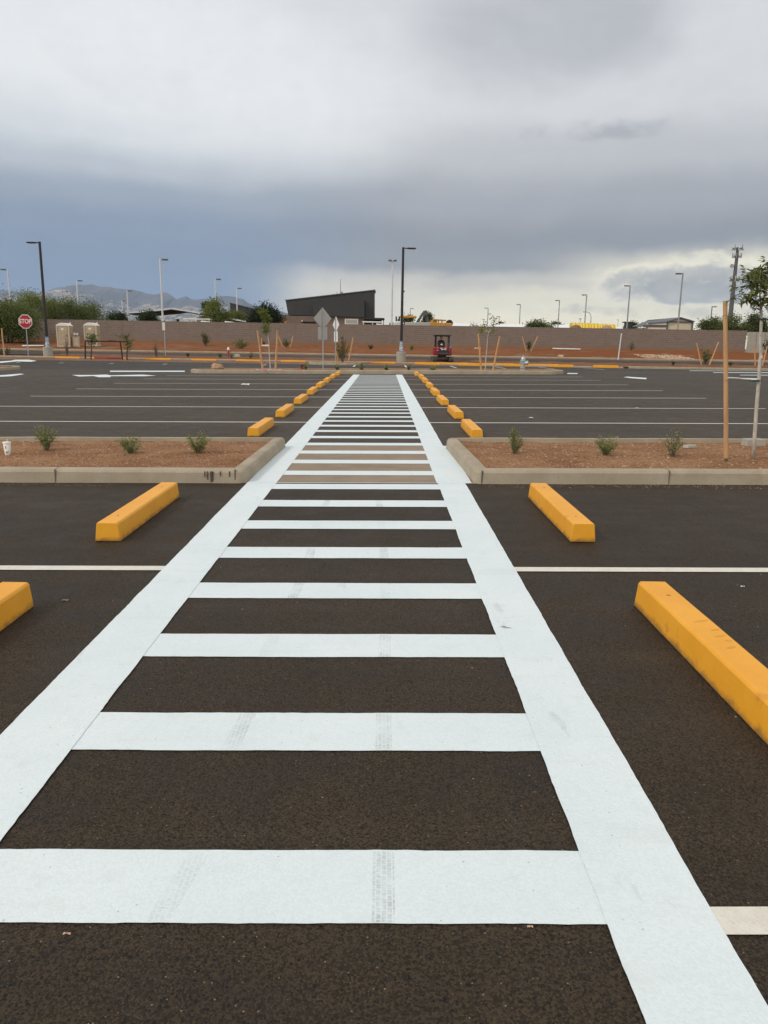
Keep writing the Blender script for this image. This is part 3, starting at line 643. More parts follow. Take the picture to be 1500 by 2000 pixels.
for a,bq,l in far:
    x=X((a+bq)/2,55.7,706); e=dup(proto,(x,55.75,SX(x,55.75)+.001),R(90),l)
    e.scale=(1.2,1,1.32)
for a,bq,l in ((855,913,'yellow wheel stop behind the far row, in front of the excavator tracks'),(943,1003,'middle yellow wheel stop of the three set behind the far row'),(1031,1091,'yellow wheel stop behind the far row, right of the fire hydrant')):
    x=X((a+bq)/2,57.,706); e=dup(proto,(x,57.,T(x,57.)-.07),R(90),l); e.scale=(1.1,1.25,1.1)
for c in [c for c in bpy.data.objects if c.name.startswith('scuff_mark') and c.parent is not proto]: bpy.data.objects.remove(c)
# the red one with yellow ends
x=X(213,55.75,699); e=thing('wheel_stop','dark red wheel stop with yellow ends below the rusty rail frame','wheel stop',(x,55.75,.0),R(90),'wheel stops')
make_stop(2.05,'redp').build('body',e,bevel=.006).scale=(1.2,1,1.3)
for s in (-1,1): make_stop(.14,'yellow').build('end_block',e,(0,s*1.10,0),bevel=.006).scale=(1.22,1,1.32)
b=MB(); b.box((.112,0,.1),(.004,.26,.07),'sign_white',ry=-.1); b.build('painted_mark',e)

# ------------------------------------------------------------------ plants
def bush(label,loc,h,wd,seed,n=650,ls=.022,leaves=('leaf_bush','leaf_bush2','leaf_bush3'),name='shrub',cat='shrub',group=None,stems=16,lean=0.,tall=1.,stemr=.004):
    r=random.Random(seed); e=thing(name,label,cat,loc,r.uniform(0,6.3) if lean==0 else 0,group)
    fb=MB(); sb=MB(); per=max(3,n//stems)
    for s in range(stems):
        a=2*math.pi*(s+r.random()*.8)/stems; k=r.random()**.6; ox=math.cos(a)*wd*.5*k; oy=math.sin(a)*wd*.5*k
        top=Vector((ox+lean*h,oy,h*(1-.45*k*k)*r.uniform(.75,1.08))); mid=Vector((ox*.45+lean*h*.4,oy*.45,top.z*.5))
        base=Vector((ox*.06,oy*.06,-.02)); pts=[base,mid,top]
        sb.tube(pts,[stemr,stemr*.7,stemr*.35],'twig',5)
        for q in range(per):
            tt=.28+.74*r.random(); p=(base*(1-tt)**2+mid*2*tt*(1-tt)+top*tt*tt) if tt<=1 else top
            p=p+Vector((r.gauss(0,1),r.gauss(0,1),r.gauss(0,.8)))*wd*.055
            d=Vector((r.gauss(0,1),r.gauss(0,1),r.gauss(.5,.8))); u=Vector((r.gauss(0,1),r.gauss(0,1),r.gauss(0,1)))
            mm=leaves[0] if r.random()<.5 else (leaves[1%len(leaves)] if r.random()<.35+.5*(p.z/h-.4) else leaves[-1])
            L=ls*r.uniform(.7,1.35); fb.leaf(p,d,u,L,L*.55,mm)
    sb.build('stem',e); fb.build('foliage',e); return e
def lz(x,y): return LZ(x,y)-.01
def rz_(x,y): return RZ(x,y)-.01
G1='small shrubs in the near planters'
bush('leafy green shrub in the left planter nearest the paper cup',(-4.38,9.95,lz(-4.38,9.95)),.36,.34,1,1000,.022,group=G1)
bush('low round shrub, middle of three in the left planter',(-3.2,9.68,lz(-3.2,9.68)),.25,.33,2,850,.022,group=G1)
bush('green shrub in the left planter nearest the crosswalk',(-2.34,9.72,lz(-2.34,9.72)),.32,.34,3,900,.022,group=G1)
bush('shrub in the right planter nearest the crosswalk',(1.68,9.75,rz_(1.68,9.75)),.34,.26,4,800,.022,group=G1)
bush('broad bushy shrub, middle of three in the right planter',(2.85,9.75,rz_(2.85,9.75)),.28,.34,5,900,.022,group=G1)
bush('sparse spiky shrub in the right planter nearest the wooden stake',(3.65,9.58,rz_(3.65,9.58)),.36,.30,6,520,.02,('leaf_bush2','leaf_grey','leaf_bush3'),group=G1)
b=MB(); 
for k in range(7): b.leaf(Vector((rnd.gauss(0,.02),rnd.gauss(0,.02),0)),Vector((rnd.gauss(0,.6),rnd.gauss(0,.6),1)),rv(),.05,.02,'leaf_bush3')
tag(b.build('weed',loc=(4.16,9.2,RZ(4.16,9.2))),'tiny dark weed near the foot of the wooden stake','weed')
# paper cup with lid and straw
e=thing('paper_cup','white paper drink cup with lid and straw standing in the left planter','cup',(-4.70,9.57,LZ(-4.7,9.57)),.3)
b=MB(); b.lathe([(.030,0),(.031,.004),(.046,.150)],'cup',24); b.build('cup_body',e,smooth=True)
b=MB(); b.lathe([(.049,.147),(.050,.156),(.046,.160),(.044,.168),(.036,.169)],'white_plastic',24); b.build('lid',e)
b=MB(); b.tube([(.005,0,.165),(.008,0,.20)],.0035,'white_plastic',6); b.build('straw',e)
for a,z,w_,h in ((-1.9,.112,.016,.012),(-1.85,.094,.014,.010),(-1.75,.045,.012,.012),(-1.45,.038,.012,.010),(-1.15,.048,.010,.010),(-2.0,.03,.01,.01)):
    b=MB(); r_=.0305+.0155*z/.15+.0006; b.box((r_*math.cos(a),r_*math.sin(a),z),(w_,.001,h),'ink',rz=a+math.pi/2); b.build('printed_mark',e)
for k,(x,y) in enumerate(((5.2,10.72),)):
    b=MB(); b.box((0,0,.03),(.30,.16,.13),'conc',rz=.1,taper=.9); tag(b.build('concrete_block',loc=(x,y,RZ(x,y)),bevel=.012),'broken concrete block against the back kerb behind the young tree','concrete block')
b=MB(); b.box((0,0,.012),(.20,.11,.04),'conc',rz=.5,taper=.8); tag(b.build('stone_slab',loc=(4.2,10.45,RZ(4.2,10.45)),bevel=.01),'flat pale stone half sunk in the right planter soil behind the stake','stone')

# young tree on the right with its stakes and ties
def taper_tube(b,pts,r0,r1,m,n=8): b.tube(pts,[r0+(r1-r0)*i/(len(pts)-1) for i in range(len(pts))],m,n)
tb=Vector((4.549,9.33,RZ(4.549,9.33)-.03)); YT=9.33
def tp(px,py,dy=0.): return Vector((X(px,YT+dy,py),YT+dy,Z(px,py,YT+dy)))-tb
e=thing('young_tree','slender young tree with pale trunk tied to a wooden stake in the right planter','tree',tb)
trunk=[tp(1471,900),tp(1474,850),tp(1478,790),tp(1482,745),tp(1484,705),tp(1486,697),tp(1485,660),tp(1487,628),tp(1486,600)]
b=MB(); taper_tube(b,trunk,.023,.016,'palebark',12); b.lathe([(.017,-.03),(.024,0),(.017,.03)],'palebark',10,tp(1486,699))
b.build('trunk',e,smooth=True)
lb=MB(); r=random.Random(21); tips=[]
fork=trunk[-1]
arms=[[fork,tp(1476,589),tp(1462,582),tp(1448,572)],[fork,tp(1484,570,.05),tp(1483,545,.08),tp(1486,527,.1)],[fork,tp(1496,588,-.05),tp(1512,570,-.1),tp(1528,548,-.1)],[fork,tp(1494,575,.1),tp(1508,540,.2),tp(1514,515,.2)],[tp(1484,570,.05),tp(1472,552,-.15),tp(1458,536,-.2)],[tp(1484,560,.05),tp(1492,545,.3),tp(1480,528,.35)],[tp(1496,588,-.05),tp(1506,592,-.2),tp(1520,597,-.3)]]
for a in arms: taper_tube(lb,a,.012,.004,'palebark',6)
lb.build('limb',e,smooth=True)
fb=MB()
def leaf6(b,p,d,up,l,w_,m):
    d=d.normalized(); s=d.cross(up); s=s.normalized() if s.length>1e-3 else Vector((1,0,0)); nn=s.cross(d)
    mid=p+d*l*.5-nn*l*.03; tip=p+d*l-Vector((0,0,l*.14))
    b.add([p,p+d*l*.25+s*w_*.38+nn*w_*.12,p+d*l*.6+s*w_*.42+nn*w_*.1,tip,p+d*l*.6-s*w_*.42+nn*w_*.1,p+d*l*.25-s*w_*.38+nn*w_*.12,mid],[(0,1,6),(1,2,6),(2,3,6),(3,4,6),(4,5,6),(5,0,6)],m)
for a in arms:
    for k in range(22):
        tt=.35+.65*r.random(); seg=min(len(a)-2,int(tt*(len(a)-1))); f_=tt*(len(a)-1)-seg; p=a[seg].lerp(a[seg+1],f_)
        d=Vector((r.gauss(0,1),r.gauss(0,1),r.gauss(.15,.5))).normalized(); ln=r.uniform(.08,.24); end=p+d*ln-Vector((0,0,ln*.2))
        lb2=fb; fb.tube([p,p+d*ln*.5,end],[.002,.0015,.001],'twig',4,False)
        for q in range(r.randint(7,12)):
            pp=p.lerp(end,(q+.5)/10 if q<10 else 1); dd=(d*.6+Vector((r.gauss(0,1),r.gauss(0,1),r.gauss(-.25,.5)))).normalized()
            mm='leaf_tree' if r.random()<.5 else ('leaf_tree2' if r.random()<.4 else 'leaf_tree3')
            leaf6(fb,pp,dd,Vector((r.gauss(0,.5),r.gauss(0,.5),1)),r.uniform(.045,.085),r.uniform(.018,.028),mm)
fb.build('foliage',e)
def stake(label,base,top,rad=.026,group=None,m='wood',name='wooden_stake',n=12):
    b=MB(); base=Vector(base); top=Vector(top); d=top-base; pts=[d*k/8+Vector((noise.noise((k*.7,base.x,1.)),noise.noise((k*.7,base.x,7.)),0))*rad*.12 for k in range(9)]; pts[0]-=d*.03
    b.tube(pts,[rad*(1.04-.08*k/8) for k in range(9)],m,n); return tag(b.build(name,loc=base,smooth=False),label,'stake',group)
sb_=Vector((4.226,9.36,RZ(4.226,9.36)))
so=stake('tall wooden stake standing in the right planter left of the young tree',sb_,(X(1416.5,9.36,588),9.36,Z(1416.5,588,9.36)),.0265,n=16)
s2=Vector((4.93,9.30,RZ(4.93,9.3)-.02)); stake('wooden stake just outside the frame right of the young tree',s2,s2+Vector((.02,0,1.92)),.0265,n=16)
def wpt(px,py,Y): return Vector((X(px,Y,py),Y,Z(px,py,Y)))
e=thing('tree_tie','low tie of white strap and dark green hose joining stake to young tree','tree tie',tuple(wpt(1450,741,9.35)))
o0=e.location
b=MB(); b.tube([wpt(1421,738,9.335)-o0,wpt(1440,738.5,9.34)-o0,wpt(1464,741,9.345)-o0],[.011,.009,.008],'strap',6); b.build('strap',e)
b=MB(); b.tube([wpt(1462,742.5,9.345)-o0,wpt(1472,743.5,9.31)-o0,wpt(1481,743.5,9.29)-o0,wpt(1483.5,743.5,9.32)-o0,wpt(1482,743,9.36)-o0],.012,'hose',8); b.build('hose',e)
b=MB(); b.tube([wpt(1413,742,9.40)-o0,wpt(1412,742,9.325)-o0,wpt(1421.5,743,9.325)-o0,wpt(1463,743.5,9.345)-o0],.002,'wire',5); b.tube([wpt(1483,743,9.35)-o0,wpt(1500,741.5,9.33)-o0,Vector((4.905,9.28,Z(1530,739,9.3)))-o0],.002,'wire',5); b.build('wire',e)
e=thing('tree_tie','upper tie of wire and dark green hose near the young tree fork','tree tie',tuple(wpt(1470,620,9.35))); o0=e.location
b=MB(); b.tube([wpt(1412.5,616,9.40)-o0,wpt(1412,616,9.325)-o0,wpt(1421.5,616,9.325)-o0,wpt(1455,618.5,9.34)-o0,wpt(1482,622.5,9.35)-o0],.002,'wire',5); b.tube([wpt(1500,622,9.32)-o0,Vector((4.905,9.28,Z(1530,621,9.3)))-o0],.002,'wire',5); b.build('wire',e)
b=MB(); b.tube([wpt(1480,622,9.34)-o0,wpt(1484,623,9.31)-o0,wpt(1491,624.5,9.295)-o0,wpt(1501,624,9.32)-o0,wpt(1492,622,9.37)-o0,wpt(1482,621.5,9.365)-o0],.009,'hose',8); b.build('hose',e)

# ------------------------------------------------------------------ far planter: little shrubs, boulder, saplings, hydrant
def ib(px,Y): x=X(px,Y,718); return (x,Y,IZ(x,Y)-.02)
G2='little shrubs on the far planter'
for i,(px,l) in enumerate(((597,'little shrub on the far planter between the red dome and the grey diamond sign'),(658,'little shrub on the far planter right of the grey diamond sign post'),(706,'little shrub on the far planter left of the crosswalk end'),(755,'little shrub on the far planter straight behind the crosswalk end'),(799,'little shrub on the far planter right of the lamp post foot'),(846,'low sprawling shrub on the far planter below the red excavator'))):
    bush(l,ib(px,39.3),.36 if i<5 else .26,.26 if i<5 else .55,30+i,160,.075,group=G2,stems=9,stemr=.008)
bl=MB(); vs=[];fs=[]
for i in range(7):
    for k in range(10):
        th=math.pi*i/6; ph=2*math.pi*k/10; p=Vector((math.sin(th)*math.cos(ph)*.34,math.sin(th)*math.sin(ph)*.25,math.cos(th)*.22+.12)); p*=1+.35*noise.noise(p*3.1+Vector((5,1,2))); vs.append(p)
for i in range(6):
    for k in range(10): fs.append((i*10+k,i*10+(k+1)%10,(i+1)*10+(k+1)%10,(i+1)*10+k))
bl.add(vs,fs,'boulder'); tag(bl.build('boulder',loc=ib(425,39.6)),'brown boulder resting on the left part of the far planter','boulder')
def sapling(label,base,pts,crown,n,leaves,ls,seed,bark='palebark',r0=.022,name='sapling',group=None,cl=(.28,.28,.3),limbs=True):
    e=thing(name,label,'tree',base,0,group); base=Vector(base); r=random.Random(seed)
    b=MB(); taper_tube(b,[Vector(p)-base for p in pts],r0,r0*.5,bark,7)
    cs=[Vector(c)-base for c in crown]
    if limbs:
        for c in cs: taper_tube(b,[Vector(pts[-1])-base,(Vector(pts[-1])-base).lerp(c,.5)+Vector((0,0,.05)),c],r0*.45,r0*.15,bark,5)
    b.build('trunk',e); fb=MB()
    for c in cs:
        for q in range(2*n//len(cs)):
            p=c+Vector((r.gauss(0,cl[0]),r.gauss(0,cl[1]),r.gauss(0,cl[2])))
            L=ls*r.uniform(.6,1.4); mm=leaves[min(len(leaves)-1,int(r.random()**1.3*len(leaves)))]
            fb.leaf(p,Vector((r.gauss(0,1),r.gauss(0,1),r.gauss(0,.7))),Vector((r.gauss(0,1),r.gauss(0,1),r.gauss(0,1))),L,L*.5,mm)
    fb.build('crown',e); return e
Y=39.6
bx=ib(528,Y); W=lambda px,py,Y=Y: (X(px,Y,py),Y,Z(px,py,Y))
sapling('lime green sapling leaning left between two stakes on the far planter',bx,[bx,W(526,690),W(525,668),W(521,645),W(518,628)],[W(517,638),W(521,628),W(516,618),W(511,608),W(524,622),W(516,612),W(520,645)],240,('leaf_lime','leaf_lime','leaf_bush'),.13,51,r0=.03,cl=(.085,.12,.11))
G3='stakes beside the far planter saplings'
stake('left leaning stake of the lime green sapling on the far planter',ib(513,Y),W(503,645),.05,G3); stake('right stake of the lime green sapling on the far planter',ib(538,Y),W(542,645),.05,G3)
b=MB()
for k in range(60):
    x,y=rnd.gauss(0,.45),rnd.gauss(0,.2); s=rnd.uniform(.04,.12); b.box((x,y,.03),(s,s*.8,.04),'pink' if rnd.random()<.6 else 'paper',rz=rnd.uniform(0,3))
tag(b.build('painted_gravel',loc=ib(524,39.15),),'pink and white sprayed gravel at the foot of the lime green sapling','gravel',kind='stuff')
bx=ib(948,Y)
sapling('thin grey stemmed sapling with split crown between two stakes on the far planter',bx,[bx,W(949,700),W(951,680),W(952,660),W(954,650)],[W(942,645),W(939,640),W(962,642),W(963,622),W(965,632),W(961,648),W(944,634)],105,('leaf_bush','leaf_tree2','leaf_bush3'),.12,52,r0=.028,cl=(.09,.13,.11))
stake('left stake of the split crown sapling on the far planter',ib(940,Y),W(934.5,652),.05,G3); stake('right leaning stake of the split crown sapling on the far planter',ib(963,Y),W(976,657),.045,G3)
# hydrant
e=thing('fire_hydrant','silver fire hydrant standing on the far planter','hydrant',ib(1021,39.5)); e.scale=(1.22,1.22,1.3)
b=MB(); b.lathe([(.13,0),(.13,.05),(.085,.06),(.085,.12),(.115,.125),(.115,.155),(.085,.16),(.085,.38),(.12,.385),(.12,.42),(.10,.43),(.10,.47),(.075,.54),(.03,.57)],'hydrant',16); b.build('barrel',e)
b=MB(); b.lathe([(.028,.57),(.028,.625),(.018,.63)],'hydrant',5); b.build('operating_nut',e)
b=MB(); b.tube([(0,0,.33),(.12,-.06,.33)],.065,'hydrant',12); b.tube([(.12,-.06,.33),(.20,-.10,.33)],.085,'hydrant',12); b.build('pumper_outlet',e)
for s in (1,-1): b=MB(); b.tube([(0,0,.34),(.05*s,.14,.34)],.045,'hydrant',10); b.tube([(.05*s,.14,.34),(.06*s,.18,.34)],.055,'hydrant',8); b.build('hose_outlet',e)
b=MB(); b.lathe([(.145,0),(.14,.03)],'crack',12); b.build('base_flange',e,(0,0,-.01))
# red dome thing and scraps
x,y,z=ib(586,39.0); e=thing('junction_box','small black box with a red dome front on the far planter edge','box',(x,41.0,z))
b=MB(); b.box((0,0,.13),(.34,.16,.28),'darkp'); b.build('housing',e,bevel=.02)
b=MB(); b.prism([(.13*math.cos(math.pi*k/10),.02+.20*math.sin(math.pi*k/10)) for k in range(11)],'y',-.12,-.082,'sign_red'); b.build('dome',e)
def scrap(px,py,s,l,m='paper',zf=None,Y=None):
    b=MB(); vs=[];fs=[]
    for i in range(6):
        for k in range(6): vs.append(((i-2.5)*s*.24,(k-2.5)*s*.09,abs(noise.noise((i*.8+px,k*.9,1.)))*s*.45+.003))
    for i in range(5):
        for k in range(5): fs.append((i*6+k,(i+1)*6+k,(i+1)*6+k+1,i*6+k+1))
    b.add(vs,fs,m)
    d=ray(px,py); yy=Y or -EYE.z/d.z*d.y
    for _ in range(20):
        x=d.x*yy/d.y; 
        if Y is None: yy=yy+.6*((T(x,yy)-EYE.z)/d.z*d.y-yy)
    return tag(b.build('litter',loc=(x,yy,T(x,yy)+.005)),l,'litter')
scrap(479,752,.24,'crumpled white paper lying on a stall left of the crosswalk'); scrap(855,730,.28,'white scrap lying at the foot of the far planter kerb')
scrap(1037,817,.07,'small pale scrap of litter on the right stalls just past the planter'); scrap(131,1829,.016,'thin pale chip on the asphalt at lower left of the nearest bar',m='rubble'); scrap(1035,1815,.013,'thin pale chip on the asphalt under the nearest bar, right side',m='rubble'); scrap(1244,798,.06,'tiny white scrap between the third and fourth stall lines at right')
scrap(1450,1148,.02,'tiny white crumb on the asphalt beside the right wheel stop'); scrap(127,1175,.03,'small grey stone chip on the asphalt right of the left wheel stop',m='pebble')

# ------------------------------------------------------------------ signs
def octagon(r): return [(r*math.cos(R(22.5+45*k)),r*math.sin(R(22.5+45*k))) for k in range(8)]
FONT=None
def text_mesh(s,size,m,name,parent,loc,rot):
    c=bpy.data.curves.new(name,'FONT'); c.body=s; c.size=size; c.align_x='CENTER'; c.align_y='CENTER'; c.extrude=.003; c.offset=size*.018
    o=bpy.data.objects.new(name,c); sc.collection.objects.link(o); dg=bpy.context.evaluated_depsgraph_get(); me=bpy.data.meshes.new_from_object(o.evaluated_get(dg)); bpy.data.objects.remove(o)
    me.materials.clear(); me.materials.append(M[m]); o=bpy.data.objects.new(name,me); sc.collection.objects.link(o); o.parent=parent; o.location=loc; o.rotation_euler=rot; return o
YS=56.6; bx=Vector((X(55,YS,688),YS,T(X(55,YS,688),YS)))
e=thing('stop_sign','red octagonal stop sign on a grey post beside the left lamp post','sign',bx); zc=Z(49,628,YS)-bx.z; Rr=.52
b=MB(); b.tube([(0,0,-.1),(0,0,zc+.25)],.035,'galv',8); b.build('post',e)
b=MB(); b.prism([(x,z+zc) for x,z in octagon(Rr)],'y',-.05,-.038,'sign_white'); f=b.build('plate',e)
b=MB(); b.prism([(x,z+zc) for x,z in octagon(Rr*.91)],'y',-.056,-.048,'sign_red'); b.build('face',f)
o=text_mesh('STOP',.42,'sign_white','lettering',f,(0,-.06,zc),(R(90),0,0)); o.scale=(.86,1.0,1)
def diamond_sign(label,px,Y,tx,ty,half,rot,plate,m,basez=None,dpx=0):
    x=X(px,Y,715); z=basez if basez is not None else T(x,Y); bx=Vector((x,Y,z)); e=thing('warning_sign',label,'sign',bx,rot)
    H=Z(tx,ty,Y)-z; zc=H-half
    b=MB(); b.tube([(0,0,-.1),(0,0,H-.12)],.03,'galv',8); b.build('post',e)
    b=MB(); q=[(0,zc-half),(half,zc),(0,zc+half),(-half,zc)]; b.prism(q,'y',.034,.040,m); b.build('diamond_plate',e)
    w_,h,zc2=plate; b=MB(); b.box((0,.037,zc2),(w_,.006,h),m); b.build('lower_plate',e)
    for z_ in (zc-.3,zc+.3,zc2): b=MB(); b.box((0,.002,z_),(.10,.07,.03),'galv'); b.build('bracket',e)
    return e
diamond_sign('back of a grey diamond sign with a square plate below, on the far planter',631,39.7,622,600,.54,R(38),(.56,.62,1.83),'alu',ib(631,39.7)[2])
diamond_sign('narrow bright diamond sign seen nearly edge on, beside the tall weedy shrub',655,54.2,661,618,.54,R(-62),(.62,.70,1.74),'alu_light',.14)
# sign post left, edge on
e=thing('sign_post','thin grey sign post with its small plate seen edge on in front of the wall','sign',at(322,60.5)); hz=Z(318,630,60.5)-e.location.z
b=MB(); b.tube([(0,0,-.1),(0,0,hz)],.035,'galv',8); b.build('post',e)
b=MB(); b.box((-.05,0,hz-.28),(.20,.28,.6),'sign_white',rz=.3); b.build('plate',e)
e=at(1210,66.8); b=MB(); b.tube([(0,0,-.1),Vector(W(1214,651,66.8))-e],[.055,.05],'white_metal',8); tag(b.build('marker_post',loc=e),'white leaning marker post by the kerb in front of the wall at right','post')

# ------------------------------------------------------------------ lamp posts
def lamp_post(label,px,Y,top,arm_dir,base_top,base_h_px,twist=0.):
    bx=at(px,Y); e=thing('lamp_post',label,'lamp post',bx,0,'black lamp posts'); s=1/((Z(px,600,Y)-Z(px,700,Y))/100)
    bh=base_h_px/s; H=Z(top[0],top[1],Y)-bx.z
    b=MB(); b.lathe([(.34,-.2),(.34,bh-.03),(.31,bh)],'conc',24); b.build('concrete_base',e)
    b=MB(); b.tube([(0,0,bh),(0,0,H)],[.105,.085],'bronze',12); b.box((0,0,bh+.02),(.34,.34,.035),'bronze'); p=b.build('pole',e)
    b=MB(); b.lathe([(.19,0),(.15,.06),(.17,.15),(.12,.35),(.13,.5),(.112,.62),(.11,.65)],'wrap',9); b.build('plastic_wrap',p,(0,0,bh+.03)); b=MB(); b.lathe([(.114,.62),(.114,.72)],'bluetape',10); b.build('tape',p,(0,0,bh+.03))
    b=MB(); b.box((arm_dir*.16,0,H-.07),(.32,.07,.07),'bronze'); b.build('arm',e)
    b=MB(); b.prism([(.28,-.16),(.34,-.20),(.84,-.20),(.90,-.14),(.90,.14),(.84,.20),(.34,.20),(.28,.16)],'z',H-.11,H-.03,'black'); hd=b.build('lamp_head',e,bevel=.02)
    if arm_dir<0: 
        for v in hd.data.vertices: v.co.x*=-1
        hd.data.flip_normals()
    b=MB(); b.box((arm_dir*.6,0,H-.115),(.42,.28,.012),'frosted'); b.build('lens',hd)
    if twist: b=MB(); b.box((.11,-.02,H*.62),(.12,.1,.12),'dgrey'); b.build('camera',e); b=MB(); b.box((.16,.02,H*.36),(.22,.05,.05),'dgrey',ry=.4); b.build('bracket',e)
    return e
lamp_post('black lamp post on a round concrete base beside the stop sign',92,57.2,(75,472),-1,0,17)
lamp_post('black lamp post on a round concrete base behind the crosswalk end',784,57.6,(792,483),1,0,19,1)

# ------------------------------------------------------------------ toilets, wash stand, rail frame
def toilet(label,px,Y,wd,h,rz):
    bx=at(px,Y); e=thing('portable_toilet',label,'portable toilet',bx,rz,'tan portable toilets'); a=wd/2
    b=MB(); b.box((0,0,.06),(wd*1.04,wd*1.04,.14),'tan_light'); b.build('skid_base',e,bevel=.02)
    b=MB(); b.box((0,0,h*.47),(wd,wd,h*.82),'tan_plastic')
    for y in (-.35,0,.35): b.box((a+.004,y*wd,h*.47),(.03,.16*wd,h*.7),'tan_plastic')
    b.build('cabin',e,bevel=.02)
    for sx in (-1,1):
        b=MB(); b.box((sx*(a-.03),-a-.005,h*.47),(.10,.08,h*.82),'tan_light'); b.build('corner_post',e,bevel=.015)
    d=MB(); d.box((0,-a-.012,h*.46),(wd*.68,.04,h*.78),'tan_plastic'); d.box((-wd*.10,-a-.035,h*.63),(wd*.44,.02,h*.16),'tan_plastic'); d.box((-wd*.10,-a-.035,h*.42),(wd*.44,.02,h*.16),'tan_plastic'); d.box((-wd*.1,-a-.035,h*.22),(wd*.44,.02,h*.14),'tan_plastic'); dd=d.build('door',e,bevel=.008)
    b=MB(); b.box((-.03,-a-.036,h*.745),(.22,.01,.15),'sign_white'); b.build('sign_plate',dd)
    b=MB(); b.box((wd*.27,-a-.05,h*.47),(.06,.05,.16),'dgrey'); b.build('latch',dd)
    b=MB(); n=10; pr=[(-a*1.06,h*.87)]+[(-a*1.06+2.12*a*k/n,h*.885+.13*h*.9*math.sin(math.pi*k/n)**.75) for k in range(n+1)]+[(a*1.06,h*.87)]
    b.prism(pr,'y',-a*1.08,a*1.08,'white_plastic'); b.build('roof',e,bevel=.02)
    b=MB(); b.tube([(a*.7,a*.7,h*.9),(a*.7,a*.7,h*1.03)],.05,'white_plastic',8); b.build('vent_pipe',e)
    return e
toilet('tan portable toilet standing nearest the stop sign, left of the wash stand',128,72.,1.12,2.12,R(4))
toilet('tan portable toilet standing behind the small sapling, right of the wash stand',181,73.,1.12,2.12,R(4))
e=thing('wash_stand','tan hand wash stand between the two portable toilets','wash stand',at(149,72.),R(15))
b=MB(); b.box((0,0,.47),(.62,.5,.94),'tan_plastic',taper=.95); b.box((0,-.25,.45),(.4,.03,.7),'tan_light'); b.build('tank',e,bevel=.03)
for s in (-1,1): b=MB(); b.box((s*.11,0,1.14),(.18,.2,.22),'white_plastic'); b.build('towel_dispenser',e,bevel=.03)
b=MB(); b.box((0,0,.99),(.1,.1,.12),'darkp'); b.box((0,-.1,.96),(.36,.2,.05),'darkp'); b.build('basin',e)
Yr=54.4; bx=Vector((X(208,Yr,700),Yr,SX(X(208,Yr,700),Yr)))
e=thing('rail_frame','rusty dark rail frame standing on the drive before the red wheel stop','rail',bx)
def L_(px,py,Y=Yr): return Vector((X(px,Y,py),Y,Z(px,py,Y)))-bx
b=MB(); b.tube([L_(166.5,700)-Vector((0,0,.05)),L_(166.5,665.5)],.05,'rust',6); b.build('post',e)
b=MB(); b.tube([L_(239.5,701)-Vector((0,0,.05)),L_(234.5,665.5)],.05,'rust',6); b.build('post',e)
b=MB(); b.tube([L_(165.5,665.6),L_(200,666.6),L_(247,667.6)],.045,'rust',6); b.tube([L_(212,665),L_(232,666.8)],.03,'rust',5); b.build('rail',e)
G4='saplings by the rusty rail frame'
for lab,bp,pts,cr,sd in (('small grey green sapling in front of the right portable toilet',(177.5,700),[(178,690),(179,680),(179,670)],[(179,662),(175,660),(184,661),(181,655),(176,667),(184,666)],61),('leaning grey green sapling at the right end of the rusty rail frame',(248,701),[(248,690),(249,678),(248,668)],[(249,672),(252,666),(246,660),(239,659),(254,674),(251,680),(248,658)],62)):
    Y=54.9; bx=Vector((X(bp[0],Y,bp[1]),Y,SX(X(bp[0],Y,bp[1]),Y)))
    sapling(lab,bx,[bx]+[W(p[0],p[1],Y) for p in pts],[W(p[0],p[1],Y) for p in cr],110,('leaf_olive','leaf_grey','leaf_bush3'),.16,sd,'bark',.05,group=G4,cl=(.14,.16,.14))

# ------------------------------------------------------------------ wall, soil bank objects
YW=80.
xs_=X(212,YW,630); xe=X(1459,YW,645)
for nm,x0,x1,top in (('block_wall',-64,xs_,Z(140,626.3,YW)-1.11+.03),('block_wall',xs_,xe,Z(760,634.5,YW)-1.11)):
    b=MB(); h=round(top/.2)*.2+.0
    b.box(((x1-x0)/2,.1,h/2-.15),(x1-x0,.2,h+.3),'blocks')
    tag(b.build(nm,loc=(x0,YW,1.11+.0)),'brown concrete block wall, long stretch behind the drive' if x0>-60 else 'taller left stretch of brown block wall behind the portable toilets','wall')
b=MB(); x0=X(1459,84,645)
for k in range(14): b.box((.9*k+.43,.1,.9),(.85,.2,2.5),'conc')
tag(b.build('concrete_wall',loc=(x0,83.5,1.11)),'pale concrete panel wall beyond the right end of the block wall','wall')
def bankpt(px,Y): x=X(px,Y,680); return (x,Y,T(x,Y)-.02)
G5='shrubs on the soil bank'
bush('round olive shrub on the red bank left of the leafier low shrub',bankpt(401,75),1.25,1.2,71,420,.14,('leaf_olive','leaf_grey','leaf_dark2'),group=G5,stems=12,stemr=.015)
bush('low spreading olive shrub on the red bank left of the lime green sapling',bankpt(471,72.5),.85,1.5,72,420,.13,('leaf_olive','leaf_bush','leaf_bush3'),group=G5,stems=14,stemr=.012)
bush('faint grey shrub between two leaning stakes left of the grey diamond sign',bankpt(559,74),.95,.9,73,220,.12,('leaf_grey','leaf_olive','leaf_bush3'),group=G5,stems=10,stemr=.012)
bush('tall weedy green shrub with reddish stems beside the narrow diamond sign',(X(669,54.6,705),54.6,.14),1.75,1.1,74,700,.10,('leaf_olive','leaf_bush','leaf_brown'),group=G5,stems=16,stemr=.014)
bush('small shrub on the bank right of the lamp post foot',bankpt(804,74),.6,.6,75,140,.12,group=G5,stems=8,stemr=.012)
bush('thin grey shrub between two leaning stakes behind the hydrant',bankpt(1033,74),.95,.8,76,240,.11,('leaf_grey','leaf_olive','leaf_dark2'),group=G5,stems=10,stemr=.012)
